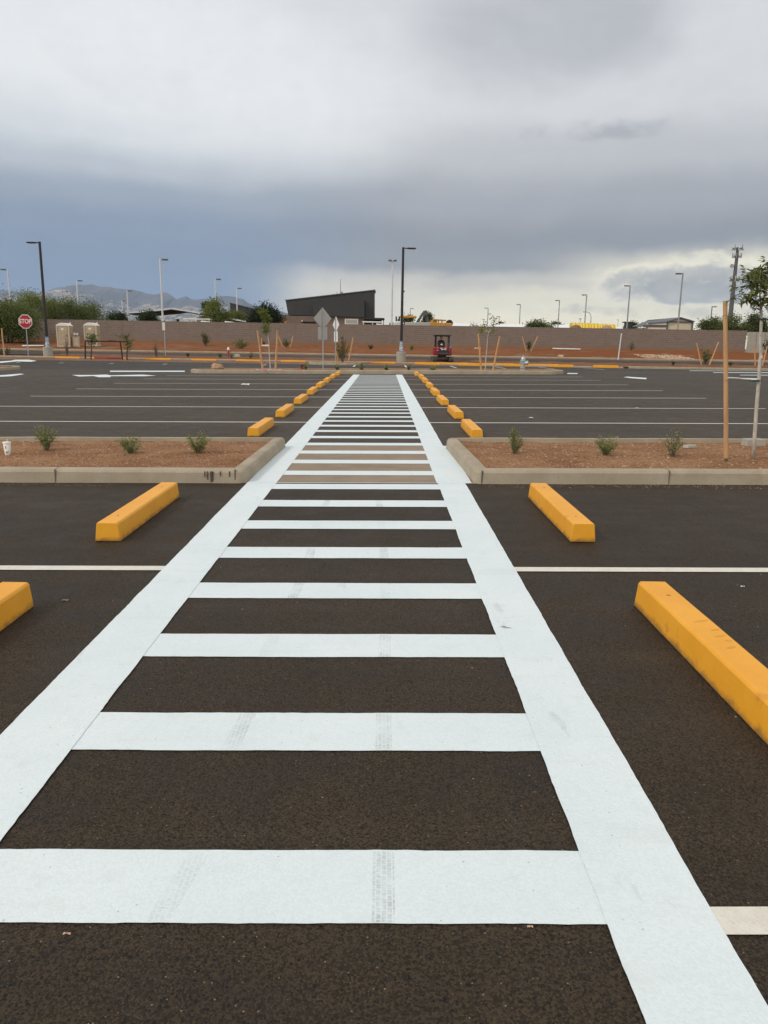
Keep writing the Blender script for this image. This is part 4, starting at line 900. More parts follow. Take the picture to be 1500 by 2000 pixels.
bush('wispy bare shrub against the wall right of the white marker post',bankpt(1233,79),1.0,1.0,77,110,.12,('leaf_olive','leaf_grey'),group=G5,stems=9,stemr=.018)
bush('green shrub between two leaning stakes beyond the right wheel stops',bankpt(1380,62),1.3,1.1,78,420,.12,('leaf_olive','leaf_bush','leaf_grey'),group=G5,stems=14,stemr=.014)
bush('dark shrub at the right edge behind the young tree',bankpt(1500,76),1.6,1.3,79,420,.14,('leaf_dark2','leaf_olive','leaf_dark'),group=G5,stems=12,stemr=.015)
bush('small dark mound of weed on the bank between lamp post and diamond signs',bankpt(724,73.5),.45,.7,80,120,.12,('leaf_olive','leaf_dark2'),group=G5,stems=8,stemr=.012)
for i,(px,Y,l,h) in enumerate(((430,59,'small tuft on the verge left of the little red hydrant post',.4),(452,58,'green tuft on the verge directly right of the little red hydrant post',.5),(490,58.6,'green tuft on the verge left of the lime green sapling',.45),(15,57.5,'dark low shrub on the verge left of the stop sign',.6),(2,57.6,'dark low shrub on the verge at the left frame edge',.6),(516,77,'small tuft under the wall behind the lime green sapling',.4),(367,59.5,'small tuft on the verge right of the thin sign post',.3),(1428,60,'small weed by the kerb right of the tall wooden stake',.35),(1316,60,'small weed by the kerb left of the staked shrub at right',.3))):
    x=X(px,Y,700); bush(l,(x,Y,T(x,Y)-.02),h,h*1.1,90+i,120,.10,('leaf_bush','leaf_olive','leaf_dark2') if i<3 else ('leaf_dark2','leaf_olive','leaf_grey'),name='weed_tuft',cat='plant',group='tufts along the verge',stems=8,stemr=.01)
for i,(px,l) in enumerate(((131,'bundle of bare grey twigs on the verge in front of the left portable toilet'),(305,'bundle of bare grey twigs on the verge left of the thin sign post'))):
    x=X(px,58.5,690); bush(l,(x,58.5,T(x,58.5)-.02),1.35,.55,110+i,20,.06,('leaf_grey',),name='bare_shrub',group='bare twig shrubs on the verge',stems=16,stemr=.016)
G6='thin stakes on the soil bank'
for (px,py,tx,ty,Y,l) in ((567,687,572.5,656,74,'right leaning stake of the pair behind the far wheel stops, left of the diamond sign'),(553,687,543,655,74,'left leaning stake of the pair behind the far wheel stops, left of the diamond sign'),(511,685,511,660,75,'short stake behind the left stake of the lime green sapling'),(660,700,657,668,54.9,'thin orange stake hidden behind the narrow diamond sign'),(681,703,690,659,57.,'leaning stake right of the tall weedy shrub'),(1027.5,687,1020,657,74,'left leaning stake of the pair behind the fire hydrant'),(1037,687,1050.5,657,74,'right leaning stake of the pair behind the fire hydrant'),(1370,709,1360.5,670,61.5,'left leaning stake of the pair around the right verge shrub'),(1386,710,1403.5,668,61.5,'right leaning stake of the pair around the right verge shrub'),(1475,712,1474,676,61.5,'straight thin stake just left of the young tree trunk, far behind it'),(1489,712,1499,676,61.5,'leaning thin stake at the right frame edge, far behind the young tree'),(8.5,693,3,641,57.,'pale splintered stake at the left frame edge')):
    x=X(px,Y,py); z=T(x,Y); stake(l,(x,Y,z),(X(tx,Y,ty),Y,Z(tx,ty,Y)),.055,G6,n=6)
e=thing('standpipe','little red and white standpipe by the road left of the lime green sapling','standpipe',at(445.5,60.5)); b=MB(); b.tube([(0,0,0),(0,0,.5)],.08,'sign_red',8); b.build('pipe',e); b=MB(); b.lathe([(.1,.5),(.1,.6),(.05,.72)],'sign_white',8); b.build('cap',e); b=MB(); b.box((.5,0,.12),(.8,.4,.2),'conc',taper=.8); b.build('footing',e)
b=MB(); p0=Vector(bankpt(1079,78.5)); p1=Vector(bankpt(1134,78.2)); b.tube([Vector((0,0,.08)),p1-p0+Vector((0,0,.05))],.07,'white_metal',8); tag(b.build('white_pipe',loc=p0),'white pipe lying on the bank at the foot of the wall','pipe')
for i,(px,Y,l) in enumerate(((930,77.5,'pale rubble chunk on the bank left of the split crown sapling'),(518,75.5,'pale rubble heap on the bank behind the lime green sapling stakes'),(1093,68.2,'pale rubble chunks by the upper kerb right of the hydrant'))):
    b=MB(); 
    for k in range(5): b.box((rnd.uniform(-.35,.35),rnd.uniform(-.15,.15),.07),(rnd.uniform(.2,.4),.25,rnd.uniform(.1,.2)),'rubble' if i!=1 else 'paper',rz=rnd.uniform(0,3),taper=.7)
    tag(b.build('rubble',loc=bankpt(px,Y)),l,'rubble')
tag(stones((X(1258,69),X(1350,69)),(67.6,71.5),lambda x,y:T(x,y)+.0,620,.04,.14,'rubble','rubble_gravel'),'pale broken stone spilled down the red bank at right','gravel')
pxpoly([(43,687.6),(86,687.6),(100,683.2),(54,683.2)],'stop_bar',.05)

# ------------------------------------------------------------------ excavator and its operator
YE=60.; bx=Vector((X(863,YE,706),YE,.10)); sE=.94
e=thing('mini_excavator','dark red mini excavator with black canopy parked with its back to us','excavator',bx,R(2)); e.scale=(sE,sE,sE)
for s in (-1,1):
    b=MB(); pr=[]
    for k in range(9): a=R(90+180*k/8); pr.append((-.78+.24*math.cos(a),.24+.24*math.sin(a)))
    for k in range(9): a=R(-90+180*k/8); pr.append((.78+.24*math.cos(a),.24+.24*math.sin(a)))
    b.prism(pr,'x',s*.66-.17,s*.66+.17,'rubber'); tk=b.build('track',e,bevel=.02)
    b=MB(); b.box((s*.66,0,.25),(.2,1.2,.2),'dirtysteel'); 
    for y in (-.78,.78): b.tube([(s*.66-.19,y,.24),(s*.66+.19,y,.24)],.15,'dirtysteel',12)
    b.build('track_frame',tk)
b=MB(); b.box((0,0,.36),(.9,.9,.22),'dirtysteel'); b.lathe([(.35,.45),(.35,.58)],'darkp',16); b.build('undercarriage',e)
b=MB(); b.box((0,1.15,.28),(1.6,.1,.4),'darkp'); b.box((-.6,.85,.3),(.1,.6,.12),'darkp'); b.box((.6,.85,.3),(.1,.6,.12),'darkp'); b.build('dozer_blade',e)
def outline(wb,d): # rounded rear, plan view
    return [(-wb,.55),(-wb,-.35)]+[(wb*math.cos(R(180+180*k/12)),-.35-.62*abs(math.sin(R(180+180*k/12)))**.8) for k in range(1,12)]+[(wb,-.35),(wb,.55)]
b=MB(); b.prism(outline(.74,.6),'z',.58,1.02,'red'); b.prism(outline(.72,.6),'z',1.022,1.22,'red'); body=b.build('body',e,bevel=.05)
b=MB(); b.prism([(-.46,.64),(.46,.64),(.46,.9),(.34,1.02),(-.34,1.02),(-.46,.9)],'y',-1.02,-.88,'darkp'); b.box((0,-1.03,.76),(.78,.03,.06),'dgrey'); b.build('rear_guard',body,bevel=.02)
b=MB(); b.box((-.02,-.955,1.15),(.46,.012,.06),'sign_white')
for x,z,w_ in ((-.12,1.05,.14),(.16,1.05,.14),(-.5,1.1,.0)):
    if w_: b.box((x,-.965,z),(w_,.012,.07),'sign_white')
for x in (0.03,-.47,.47):
    yy=-.968+.55*abs(x)*abs(x)*1.4; b.prism([(x-.07,1.055),(x+.07,1.055),(x,1.14)],'y',yy-.03,yy,'sign_white')
b.build('warning_sticker',body)
for sx in (-.56,.50):
    for sy in (-.42,.42): b=MB(); b.box((sx,sy,1.66),(.075,.075,.9),'black'); b.build('canopy_post',e)
b=MB(); b.box((-.05,0,2.17),(1.36,1.25,.09),'darkp'); b.box((-.05,0,2.11),(1.2,1.1,.05),'black'); b.build('canopy_roof',e,bevel=.03)
b=MB(); b.box((-.12,-.42,1.38),(.56,.14,.5),'black'); b.box((-.12,-.15,1.22),(.52,.5,.12),'black'); b.prism([(-.24,1.40),(-.0,1.40),(-.12,1.55)],'y',-.50,-.492,'sign_white'); b.build('seat',e,bevel=.03)
b=MB(); b.tube([(.42,-.3,1.2),(.42,-.3,1.55),(.42,.1,1.6)],.025,'wire',6); b.box((.6,-.1,1.3),(.16,.3,.16),'bluetape'); b.build('handrail',e)
b=MB(); b.tube([(.05,.6,.85),(.05,1.2,1.3),(.05,1.7,1.35),(.05,2.3,1.0)],[.12,.12,.1,.09],'red',8); b.tube([(.05,2.3,1.0),(.05,2.25,.45)],.08,'red',8); b.box((.05,2.15,.3),(.5,.35,.4),'darkp',taper=.8); b.build('boom',e)
# operator: one continuous skinned body, seated, back to us
pe=thing('person','person in black shirt and red cap seated on the excavator, seen from behind','person',bx+Vector((-.12*sE,-.12*sE,1.28*sE)),R(2)); pe.scale=(sE,sE,sE)
J=[(0,-.05,.0),(0,-.06,.22),(0,-.05,.42),(0,-.03,.52),(0,-.01,.62),(0,.0,.72),(-.19,-.04,.43),(-.25,.1,.22),(-.22,.32,.2),(.19,-.04,.43),(.25,.1,.22),(.22,.32,.2),(-.1,.02,-.0),(-.13,.4,.02),(-.13,.45,-.36),(-.13,.56,-.4),(.1,.02,-.0),(.13,.4,.02),(.13,.45,-.36),(.13,.56,-.4),(-.21,.39,.2),(.21,.39,.2)]
E_=[(0,1),(1,2),(2,3),(3,4),(4,5),(2,6),(6,7),(7,8),(2,9),(9,10),(10,11),(0,12),(12,13),(13,14),(14,15),(0,16),(16,17),(17,18),(18,19),(8,20),(11,21)]
rad=[.15,.15,.15,.065,.095,.085,.075,.05,.035,.075,.05,.035,.09,.075,.05,.04,.09,.075,.05,.04,.03,.03]
me=bpy.data.meshes.new('body'); me.from_pydata(J,E_,[]); o=bpy.data.objects.new('body',me); sc.collection.objects.link(o); o.parent=pe
md=o.modifiers.new('skin','SKIN'); 
for i,v in enumerate(me.skin_vertices[0].data): v.radius=(rad[i],rad[i]*(.75 if i<3 else 1)); v.use_root=(i==0)
o.modifiers.new('sub','SUBSURF').levels=1; o.modifiers['sub'].render_levels=2
def shirtmat(t,bs,co):
    sx=t.node('ShaderNodeSeparateXYZ'); t.l.new(co,sx.inputs[0])
    c=t.mix(t.smooth(sx.outputs[2],.52,.54),(.015,.015,.018),(.36,.19,.12)); c=t.mix(t.smooth(sx.outputs[1],.27,.29),c,(.36,.19,.12)); c=t.mix(t.smooth(sx.outputs[2],.06,.05),c,(.04,.055,.10)); t.l.new(c,bs.inputs['Base Color']); bs.inputs['Roughness'].default_value=.85
me.materials.append(mat('clothed_body',shirtmat))
b=MB(); b.lathe([(.108,.0),(.112,.04),(.10,.09),(.06,.125),(.01,.135)],'cap',14,(0,0,.665)); b.box((0,.13,.675),(.15,.13,.015),'cap'); b.box((0,-.105,.70),(.09,.01,.04),'sign_white'); b.build('cap',pe,smooth=False)
for s in (-1,1): 
    b=MB()
    for k in range(4): b.tube([(s*.21+(k-1.5)*.018,.40,.2),(s*.21+(k-1.5)*.018,.45,.195),(s*.21+(k-1.5)*.016,.46-.004*k,.16)],[.010,.009,.008],'skin',6)
    b.tube([(s*.21-s*.04,.39,.2),(s*.21-s*.055,.43,.185)],[.011,.009],'skin',6); b.build('fingers',pe)

# ------------------------------------------------------------------ beyond the wall
def tree(label,px,Y,topy,wpx,leaves,n,ls,seed,trunk='bark',boty=None,group=None,clumps=16,name='tree',flat_=.8,trunks=2,spread=.17):
    r=random.Random(seed); x=X(px,Y,640); gz_=T(x,Y); s=100/((Z(px,600,Y)-Z(px,700,Y)))   # px per metre
    top=Z(px,topy,Y)-gz_; low=(Z(px,boty,Y)-gz_) if boty else top*.25; wd=wpx/s/2; e=thing(name,label,'tree',(x,Y,gz_),0,group)
    cs=[]
    for k in range(clumps):
        a=r.uniform(0,6.28); q=r.random()**.5; hh=r.random(); prof=math.sin(math.pi*min(1,(.18+.72*hh)))**.6
        cs.append(Vector((math.cos(a)*wd*q*prof*.85,math.sin(a)*wd*q*prof*.85,low+(top-low)*(.12+.8*hh*(1-.35*q*q)))))
    b=MB(); 
    for k in range(trunks):
        bx_=Vector(((k-(trunks-1)/2)*.25,0,-.1)); md_=Vector((bx_.x*2.5,r.uniform(-.3,.3),low*.9+.2)); taper_tube(b,[bx_,md_*.5+bx_*.5+Vector((0,0,.0)),md_],.06+.02*top,.05,trunk,7)
        for c in cs[k::trunks]: taper_tube(b,[md_,md_.lerp(c,.5)+Vector((0,0,.15)),c],.045,.012,trunk,5)
    b.build('trunk',e); fb=MB(); sg=spread*wd+.12
    for c in cs:
        k0=r.uniform(.7,1.3)
        for q in range(int(3.6*n/clumps*k0)):
            p=c+Vector((r.gauss(0,sg),r.gauss(0,sg),r.gauss(0,sg*flat_)))
            if p.z<.15: continue
            L=ls*r.uniform(.6,1.5); mm=leaves[min(len(leaves)-1,int(r.random()*len(leaves)))]
            fb.leaf(p,Vector((r.gauss(0,1),r.gauss(0,1),r.gauss(.2,.7))),Vector((r.gauss(0,1),r.gauss(0,1),r.gauss(0,1))),L,L*.42,mm)
    fb.build('crown',e); return e
GR=('leaf_tree','leaf_olive','leaf_tree3'); GB=('leaf_tree2','leaf_olive','leaf_tree','leaf_tree')
tree('large desert tree in front of the wall at left edge, behind the stop sign',14,75.,588,130,('leaf_tree','leaf_tree3','leaf_olive'),7500,.17,201,boty=655,clumps=34,spread=.20,trunks=3)
GT='trees over the wall at left'
tree('bright green feathery tree over the wall right behind the left lamp post',58,88,572,96,('leaf_tree2','leaf_olive','leaf_tree'),3400,.17,202,boty=640,group=GT,clumps=24)
tree('thin topped tree over the wall just right of the left lamp post',102,92,571,70,('leaf_olive','leaf_tree2','leaf_tree','leaf_grey'),1900,.17,203,boty=640,group=GT,clumps=22)
tree('dense green tree over the wall above the left portable toilet',142,90,584,88,('leaf_tree','leaf_olive','leaf_tree3'),2600,.17,204,boty=645,group=GT,clumps=22)
tree('low green tree over the wall above the right portable toilet',186,95,597,84,('leaf_tree','leaf_tree3','leaf_olive'),2000,.17,205,boty=648,group=GT,clumps=18)
tree('bare grey twiggy tree behind the large desert tree at far left',3,96,560,50,('leaf_grey','leaf_dark2'),120,.12,206,'twig',boty=620,group=GT,clumps=34,trunks=3)
tree('dark low tree at the left end of the shade canopy',232,104,606,52,('leaf_dark2','leaf_dark','leaf_tree3'),1700,.2,207,boty=650,group=GT,clumps=14)
tree('dark leafy tree in front of the shade canopy left of the white pole',292,98,594,46,('leaf_dark2','leaf_dark','leaf_tree3'),1900,.2,208,boty=650,group=GT,clumps=14)
tree('bushy mid green tree right of the shade canopy, over the parked white truck',424,99,584,66,('leaf_tree','leaf_olive','leaf_tree2'),3000,.22,209,boty=650,group=GT,clumps=20)
tree('tall dark slim tree top behind the bushy mid green tree',407,112,577,22,('leaf_dark2','leaf_dark','leaf_tree3'),700,.24,210,boty=640,group=GT,clumps=10)
tree('faint green tree between the bushy tree and the black round tree',466,118,602,44,('leaf_olive','leaf_tree'),1300,.22,211,boty=650,group=GT,clumps=14)
tree('very dark round tree left of the slant roofed building',517,99,595,66,('leaf_dark','leaf_dark2','leaf_dark'),4200,.22,212,boty=655,group=GT,clumps=24,spread=.2)
GT2='trees over the wall at right'
tree('bare grey tree above the wall right of the red excavator',925,108,626,34,('leaf_grey',),50,.1,213,'twig',boty=646,group=GT2,clumps=36,trunks=3)
tree('small green tree over the wall left of the tall grey light poles',1046,118,627,42,('leaf_olive','leaf_dark2','leaf_tree'),900,.24,214,boty=650,group=GT2,clumps=14)
tree('low green tree top over the wall left of the yellow covers',1072,121,630,30,('leaf_olive','leaf_tree'),500,.22,215,boty=650,group=GT2,clumps=10)
tree('flat dark tree far behind the white roofs at right',1086,200,628,24,('leaf_dark2','leaf_olive'),350,.4,216,boty=645,group=GT2,clumps=8)
tree('small round tree far behind the split crown sapling',975,190,625,16,('leaf_dark2','leaf_olive'),260,.4,217,boty=645,group=GT2,clumps=8)
tree('dark bush between the black stack and the cream building',1236,150,630,28,('leaf_dark2','leaf_olive'),450,.3,218,boty=650,group=GT2,clumps=10)
tree('desert tree over the wall left of the tall wooden stake',1392,100,621,56,('leaf_olive','leaf_dark2','leaf_tree'),1700,.2,219,boty=655,group=GT2,clumps=16)
tree('desert tree over the wall just right of the tall wooden stake',1432,97,616,60,('leaf_olive','leaf_dark2','leaf_tree'),1900,.2,220,boty=655,group=GT2,clumps=16)
tree('desert tree over the wall behind the young tree trunk',1474,98,617,56,('leaf_olive','leaf_dark2','leaf_tree','leaf_dark'),1800,.2,221,boty=655,group=GT2,clumps=16)
tree('palm like dry tree behind the grey backhoe arm',834,118,606,24,('leaf_olive','leaf_dark2','leaf_tree'),550,.3,222,boty=640,group=GT2,clumps=10)
tree('small dry tree behind the yellow cab of the loader',797,120,613,18,('leaf_olive','leaf_tree'),380,.3,223,boty=640,group=GT2,clumps=8)
# light poles
def pole(label,px,Y,topy,kind='l',m='white_metal',group='light poles beyond the wall',r=.09,hd=.78):
    x=X(px,Y,topy); gz_=T(x,Y); H=Z(px,topy,Y)-gz_; e=thing('light_pole',label,'light pole',(x,Y,gz_),0,group)
    b=MB(); b.tube([(0,0,0),(0,0,H)],[r*1.2,r*.9],m,8); b.build('pole',e)
    hd=hd*(.55 if kind=='d' else 1)
    for s in ({'l':(-1,),'r':(1,),'d':(-1,1),'c':()}[kind]):
        b=MB(); b.box((s*hd*.62,0,H-.1),(hd*.75,.36,.14),'dgrey'); b.box((s*hd*.2,0,H-.1),(hd*.3,.07,.07),m); b.build('lamp_head',e)
    if kind=='c':
        b=MB(); b.tube([(0,0,H-.1),(-.15,0,H+.5),(-.6,0,H+.95),(-1.3,0,H+1.05)],.06,m,6); b.box((-1.5,0,H+1.03),(.7,.2,.12),m); b.build('lamp_arm',e)
    return e
for a in (('white light pole at the left frame edge above the desert tree',14.5,98,525,'l'),('white light pole over the wall above the left portable toilet',149.5,115,547,'r'),('thin pale light pole in front of the mountains, left of the taller white one',134.5,160,568,'l'),('short pale light pole over the wall left of the shade canopy',238,177,587,'r'),('white light pole at the left end of the shade canopy',248,137,567,'r'),('tallest white light pole at left, close behind the wall',312.5,82,505,'r'),('white light pole above the bushy mid green tree',420,108,544,'r'),('white light pole between the bushy tree and the black round tree',462,127,562,'r'),('white double headed light pole right of the dark building',767,82,507,'d')): pole(*a)
for a in (('thin grey light pole far behind the loader cab',801.5,188,602,'r','grey_metal'),('grey light pole behind the split crown sapling',953.5,181,601,'l','grey_metal'),('grey light pole second from left in the right hand row',1016.5,163,594,'l','grey_metal'),('grey light pole third from left in the right hand row',1093,146,586,'l','grey_metal'),('grey light pole rising behind the yellow covers',1146,129,575,'l','grey_metal'),('grey light pole left of the grey cumulus cloud',1231,108,557,'l','grey_metal'),('tall grey light pole behind the cream building roof',1334,90,533,'l','grey_metal'),('dark light pole left of the tall wooden stake',1391,140,598,'r','dgrey'),('small T shaped light pole above the bare grey tree',945,265,623.5,'d','grey_metal'),('small dark post lamp right of the split crown sapling',975,240,618,'d','dgrey'),('small T shaped light pole left of the third grey pole',1065,260,626,'d','grey_metal'),('small dark post lamp left of the yellow covers',1133.5,255,622,'d','dgrey')): pole(*a)
pole('curved arm street lamp behind the yellow covers',1154.5,170,619,'c','grey_metal')
for px,ty,l in ((1207.5,624,'short grey pole between the yellow covers and the black stack'),(987,628,'short thin pole far right of the split crown sapling')): pole(l,px,230,ty,'c' if 0 else 'l','grey_metal',r=.07,hd=.3)

# dark slant roofed building
YB=112.; ox=X(646,YB,620); g=T(ox,YB)
def bp(px,py): return (X(px,YB,py)-ox,Z(px,py,YB)-g)
e=thing('dark_building','low building with dark slanted metal upper storey beyond the wall','building',(ox,YB,g))
def P2(*q): return [bp(*p) for p in q]
zb=0.
b=MB(); a0=bp(560,612)[0]; a1=bp(712,620)[0]; zt=bp(640,618)[1]
b.box(((a0+a1)/2,2.5,zt/2),(a1-a0,5.,zt),'stucco'); b.build('wall',e)
b=MB(); b.prism([bp(557,587.5),bp(731,567.5),bp(731,632),bp(712,632),bp(712,619),bp(562,615)],'y',.55,7.,'clad'); up=b.build('upper_storey',e)
b=MB(); b.prism([bp(612,595.5),bp(711.5,585.5),bp(711.5,619.6),bp(612,616.6)],'y',-.35,.55,'clad'); b.build('front_bay',e)
b=MB(); q0,q1=bp(556,586.8),bp(733,566.6); b.prism([q0,q1,(q1[0],q1[1]+.12),(q0[0],q0[1]+.12)],'y',.45,7.1,'dgrey'); b.build('roof_edge',e)
b=MB(); q=bp(686.5,628); b.box((q[0],-.06,q[1]),(1.9,.12,.75),'sign_white'); f=b.build('louvre_frame',e); b=MB(); b.box((q[0],-.13,q[1]),(1.6,.06,.5),'frosted'); b.build('louvre',f)
b=MB(); b.box((q[0],-.1,q[1]-.55),(1.6,.2,.18),'frosted'); b.build('ledge',e)
b=MB(); q=bp(603,630); b.box((q[0],-.7,q[1]+.05),(1.9,1.4,.12),'shade'); b.box((q[0]+.2,-.05,q[1]-.5),(1.7,.1,1.0),'shade'); b.build('entrance_canopy',e)
b=MB(); q=bp(639,624.5); b.box((q[0],-.08,q[1]),(.35,.14,.18),'sign_white'); b.build('wall_lamp',e); b=MB(); q=bp(590,627.5); b.box((q[0],-.08,q[1]),(.2,.16,.2),'sign_white'); b.build('wall_lamp',e)
b=MB(); q=bp(731,622); b.box((q[0],1.0,q[1]-.05),(2.9,4.,.22),'shade'); b.box((q[0]+1.3,-.8,q[1]-1.0),(.14,.14,2.),'shade'); b.box((q[0]-.2,2.9,q[1]-1.6),(2.5,.1,3.),'shade'); b.build('carport',e)
b=MB(); q=bp(555,620); b.box((q[0]-.3,2.6,q[1]/2+.2),(2.2,4.,q[1]+.4),'stucco'); b.build('side_wing',e)
b=MB(); q=bp(556,627); b.box((q[0],.3,q[1]/2),(1.4,.4,q[1]+.3),'stucco_or'); b.build('orange_screen_wall',e)
e2=thing('roof_antenna','slim lattice antenna standing on the dark building roof','antenna',(X(665,YB+3,580),YB+3,Z(665,576,YB+3)-.3))
b=MB(); H=Z(665,545,YB+3)-Z(665,576,YB+3)+.3; b.tube([(0,0,0),(0,0,H)],[.06,.03],'grey_metal',6); b.build('mast',e2); b=MB(); b.tube([(-.5,0,0),(-.5,0,H*.3)],.03,'grey_metal',5); b.box((.2,0,.6),(.25,.2,.3),'grey_metal'); b.tube([(0,0,.5),(.3,0,.5)],.03,'grey_metal',5); b.build('bracket',e2)
# dark slab roof farther left
YQ=128; e=thing('slanted_building','dark sloping roofed building behind the trees left of the main one','building',(X(480,YQ,610),YQ,T(0,YQ)));o0=e.location
b=MB(); b.prism([(X(p,YQ,q)-o0.x,Z(p,q,YQ)-o0.z) for p,q in ((449,592),(500,605),(500,645),(452,645))],'y',0,6,'clad'); b.build('wall',e)
b=MB(); b.prism([(X(p,YQ,q)-o0.x,Z(p,q,YQ)-o0.z+.02) for p,q in ((448,592),(502,605.5),(502,604.3),(448,590.8))],'y',-.1,6.1,'dgrey'); b.build('roof',e)
# shade canopies
def canopy(label,Y,pts,depth,posts):
    ox=X(pts[0][0],Y,620); e=thing('shade_canopy',label,'canopy',(ox,Y,T(ox,Y))); g=e.location.z
    b=MB(); q=[(X(p,Y,y_)-ox,Z(p,y_,Y)-g) for p,y_ in pts]; 
    for i in range(len(q)-1):
        a,c=q[i],q[i+1]; b.prism([a,c,(c[0],c[1]-.18),(a[0],a[1]-.18)],'y',0,.12,'white_metal')
    b.build('fascia',e); b=MB()
    for i in range(len(q)-1):
        a,c=q[i],q[i+1]; b.prism([(a[0],a[1]-.05),(c[0],c[1]-.05),(c[0],c[1]-.3),(a[0],a[1]-.3)],'y',.13,depth,'shade')
    b.build('roof',e)
    for p in posts: b=MB(); b.box((X(p,Y,620)-ox,depth*.5,1.6),(.3,.3,3.2),'shade'); b.build('post',e)
    b=MB(); b.box(((q[0][0]+q[-1][0])/2,depth,1.4),(q[-1][0]-q[0][0],.1,2.8),'shade'); b.build('back_screen',e)
canopy('wide dark shade canopy with white edge, over the wall left of centre',106,((250,609.5),(276,607.5),(318,603.5),(334,601.2),(360,605),(391,610.5)),9,(262,330,375))
canopy('small low shade canopy right of the bushy mid green tree',110,((450,621.5),(480,626.5)),5,(455,476))
# parked trucks behind the wall
def truck(label,px,Y,topy,L,col='truck_white',rz=0.,ladder=False):
    x=X(px,Y,635); g=T(x,Y); e=thing('pickup_truck',label,'truck',(x,Y,g),rz,'white trucks behind the wall'); H=Z(px,topy,Y)-g; s=H/1.9
    b=MB(); b.prism([(-L/2,.45),(L/2,.45),(L/2,.95),(L*.30,1.08),(L*.16,1.12),(-L/2,1.1)],'y',-.95,.95,col); b.build('body',e,bevel=.06)
    b=MB(); b.prism([(-L*.14,1.1),(L*.17,1.1),(L*.08,1.84),(-L*.10,1.9)],'y',-.85,.85,col); c=b.build('cab',e,bevel=.08)
    b=MB(); b.prism([(-L*.10,1.16),(L*.13,1.16),(L*.07,1.72),(-L*.085,1.76)],'y',-.87,-.84,'glass'); b.build('side_window',c)
    b=MB(); b.add([(L*.178,-.75,1.14),(L*.178,.75,1.14),(L*.095,.7,1.8),(L*.095,-.7,1.8)],[(0,1,2,3)],'glass'); b.build('windscreen',c)
    if ladder: 
        b=MB()
        for y in (-.7,.7): b.tube([(-L*.48,y,2.02),(L*.1,y,2.02)],.05,col,6)
        for xx in (-L*.45,-L*.2,L*.08): b.tube([(xx,-.7,1.1),(xx,-.7,2.02),(xx,.7,2.02),(xx,.7,1.1)],.04,col,6)
        b.build('rack',e)
    for xx in (-L*.3,L*.32):
        for y in (-.9,.75): b=MB(); b.tube([(xx,y,.4),(xx,y+.15,.4)],.4,'tyre',14); b.build('wheel',e)
    e.scale=(1,1,s); return e
truck('white truck with rack parked under the shade canopy, left of the bushy tree',404,97,626.5,5.6,ladder=True)
truck('white truck with rounded roof parked right of the bushy tree',450,96,627.5,5.2)
truck('white truck with a dark windscreen parked right of the dark building',772,97,627.,5.,rz=R(200))
truck('low white truck under the carport of the dark building',742,99,632,4.6,ladder=True)
# loader and backhoe silhouettes
YL=100.; ox=X(822,YL,630); g=T(ox,YL)
def lp(px,py): return Vector((X(px,YL,py)-ox,0,Z(px,py,YL)-g))
e=thing('backhoe','grey and yellow backhoe with its arm folded up above the wall','backhoe',(ox,YL,g))
def beam(a,c,w0,w1,m,nm,par,y=0.,th=.35):
    a=lp(*a); c=lp(*c); d=(c-a).normalized(); n=Vector((-d.z,0,d.x)); b=MB(); b.prism([(p.x,p.z) for p in (a+n*w0,c+n*w1,c-n*w1,a-n*w0)],'y',y-th/2,y+th/2,m); return b.build(nm,par,bevel=.02)
beam((811,634),(829.5,608),.10,.17,'boomgrey','boom',e); beam((830,608),(842,648),.15,.22,'boomgrey','dipper_arm',e,.4); beam((815,636),(822,620),.06,.06,'darkp','hydraulic_ram',e,-.2,.12)
b=MB(); q=lp(831,611); b.tube([(q.x,-.35,q.z),(q.x,.7,q.z)],.30,'boomgrey',14); b.tube([(q.x,-.38,q.z),(q.x,.72,q.z)],.14,'dgrey',12); b.build('pivot',e)
b=MB(); q=lp(797,619); b.box((q.x,0,q.z),(2.1,1.5,.24),'mach_yellow'); b.build('cab_roof',e,bevel=.06)
for px in (785,791,804,808): b=MB(); p=lp(px,634); q2=lp(px-1 if px<795 else px-4,620); b.tube([p,q2],.07,'darkp',6); b.build('cab_post',e)
b=MB(); p,q=lp(795,640),lp(820,633); b.box(((p.x+q.x)/2,0,p.z*.6),(3.6,1.4,p.z*.9),'rubble'); b.build('hull',e,bevel=.05)
b=MB(); p=lp(806,633.5); b.box((p.x+.6,-.5,p.z),(3.2,.5,.5),'frosted'); b.build('stabiliser',e,bevel=.08)
for px in (774,780,778): b=MB(); p=lp(px,640); q=lp(px,618 if px!=778 else 623); b.tube([p,q],.1,'darkp',6); b.build('exhaust_stack',e)
for px in (790,835): b=MB(); p=lp(px,655); b.tube([(p.x,-.9,.75),(p.x,-.5,.75)],.75,'tyre',16); b.build('wheel',e)
e=thing('grader','yellow road machine with open canopy above the wall, left of the white roofs','machine',(X(860,104,632),104,T(0,104))); YL=104.; ox=X(860,YL,632)
b=MB(); q=lp(858,625.3); b.box((q.x,0,q.z),(1.7,1.4,.16),'mach_yellow',ry=.05); b.build('canopy_roof',e)
for px in (852,856,863): b=MB(); b.tube([lp(px,633),lp(px,626)],.07,'darkp',6); b.build('canopy_post',e)
b=MB(); q=lp(858,632.5); b.box((q.x,0,q.z-.5),(3.2,1.4,1.3),'mach_yellow',ry=.03); q=lp(847,627); b.box((q.x,.3,q.z-.2),(.8,1.,.5),'mach_yellow'); b.build('hull',e,bevel=.05)
b=MB(); b.tube([lp(866,633.5),lp(878,632)],.16,'mach_yellow',8); b.build('frame_beam',e)
b=MB(); q=lp(877.5,631.5); b.tube([(q.x,-.4,q.z),(q.x,.1,q.z)],.45,'tyre',14); b.build('wheel',e)
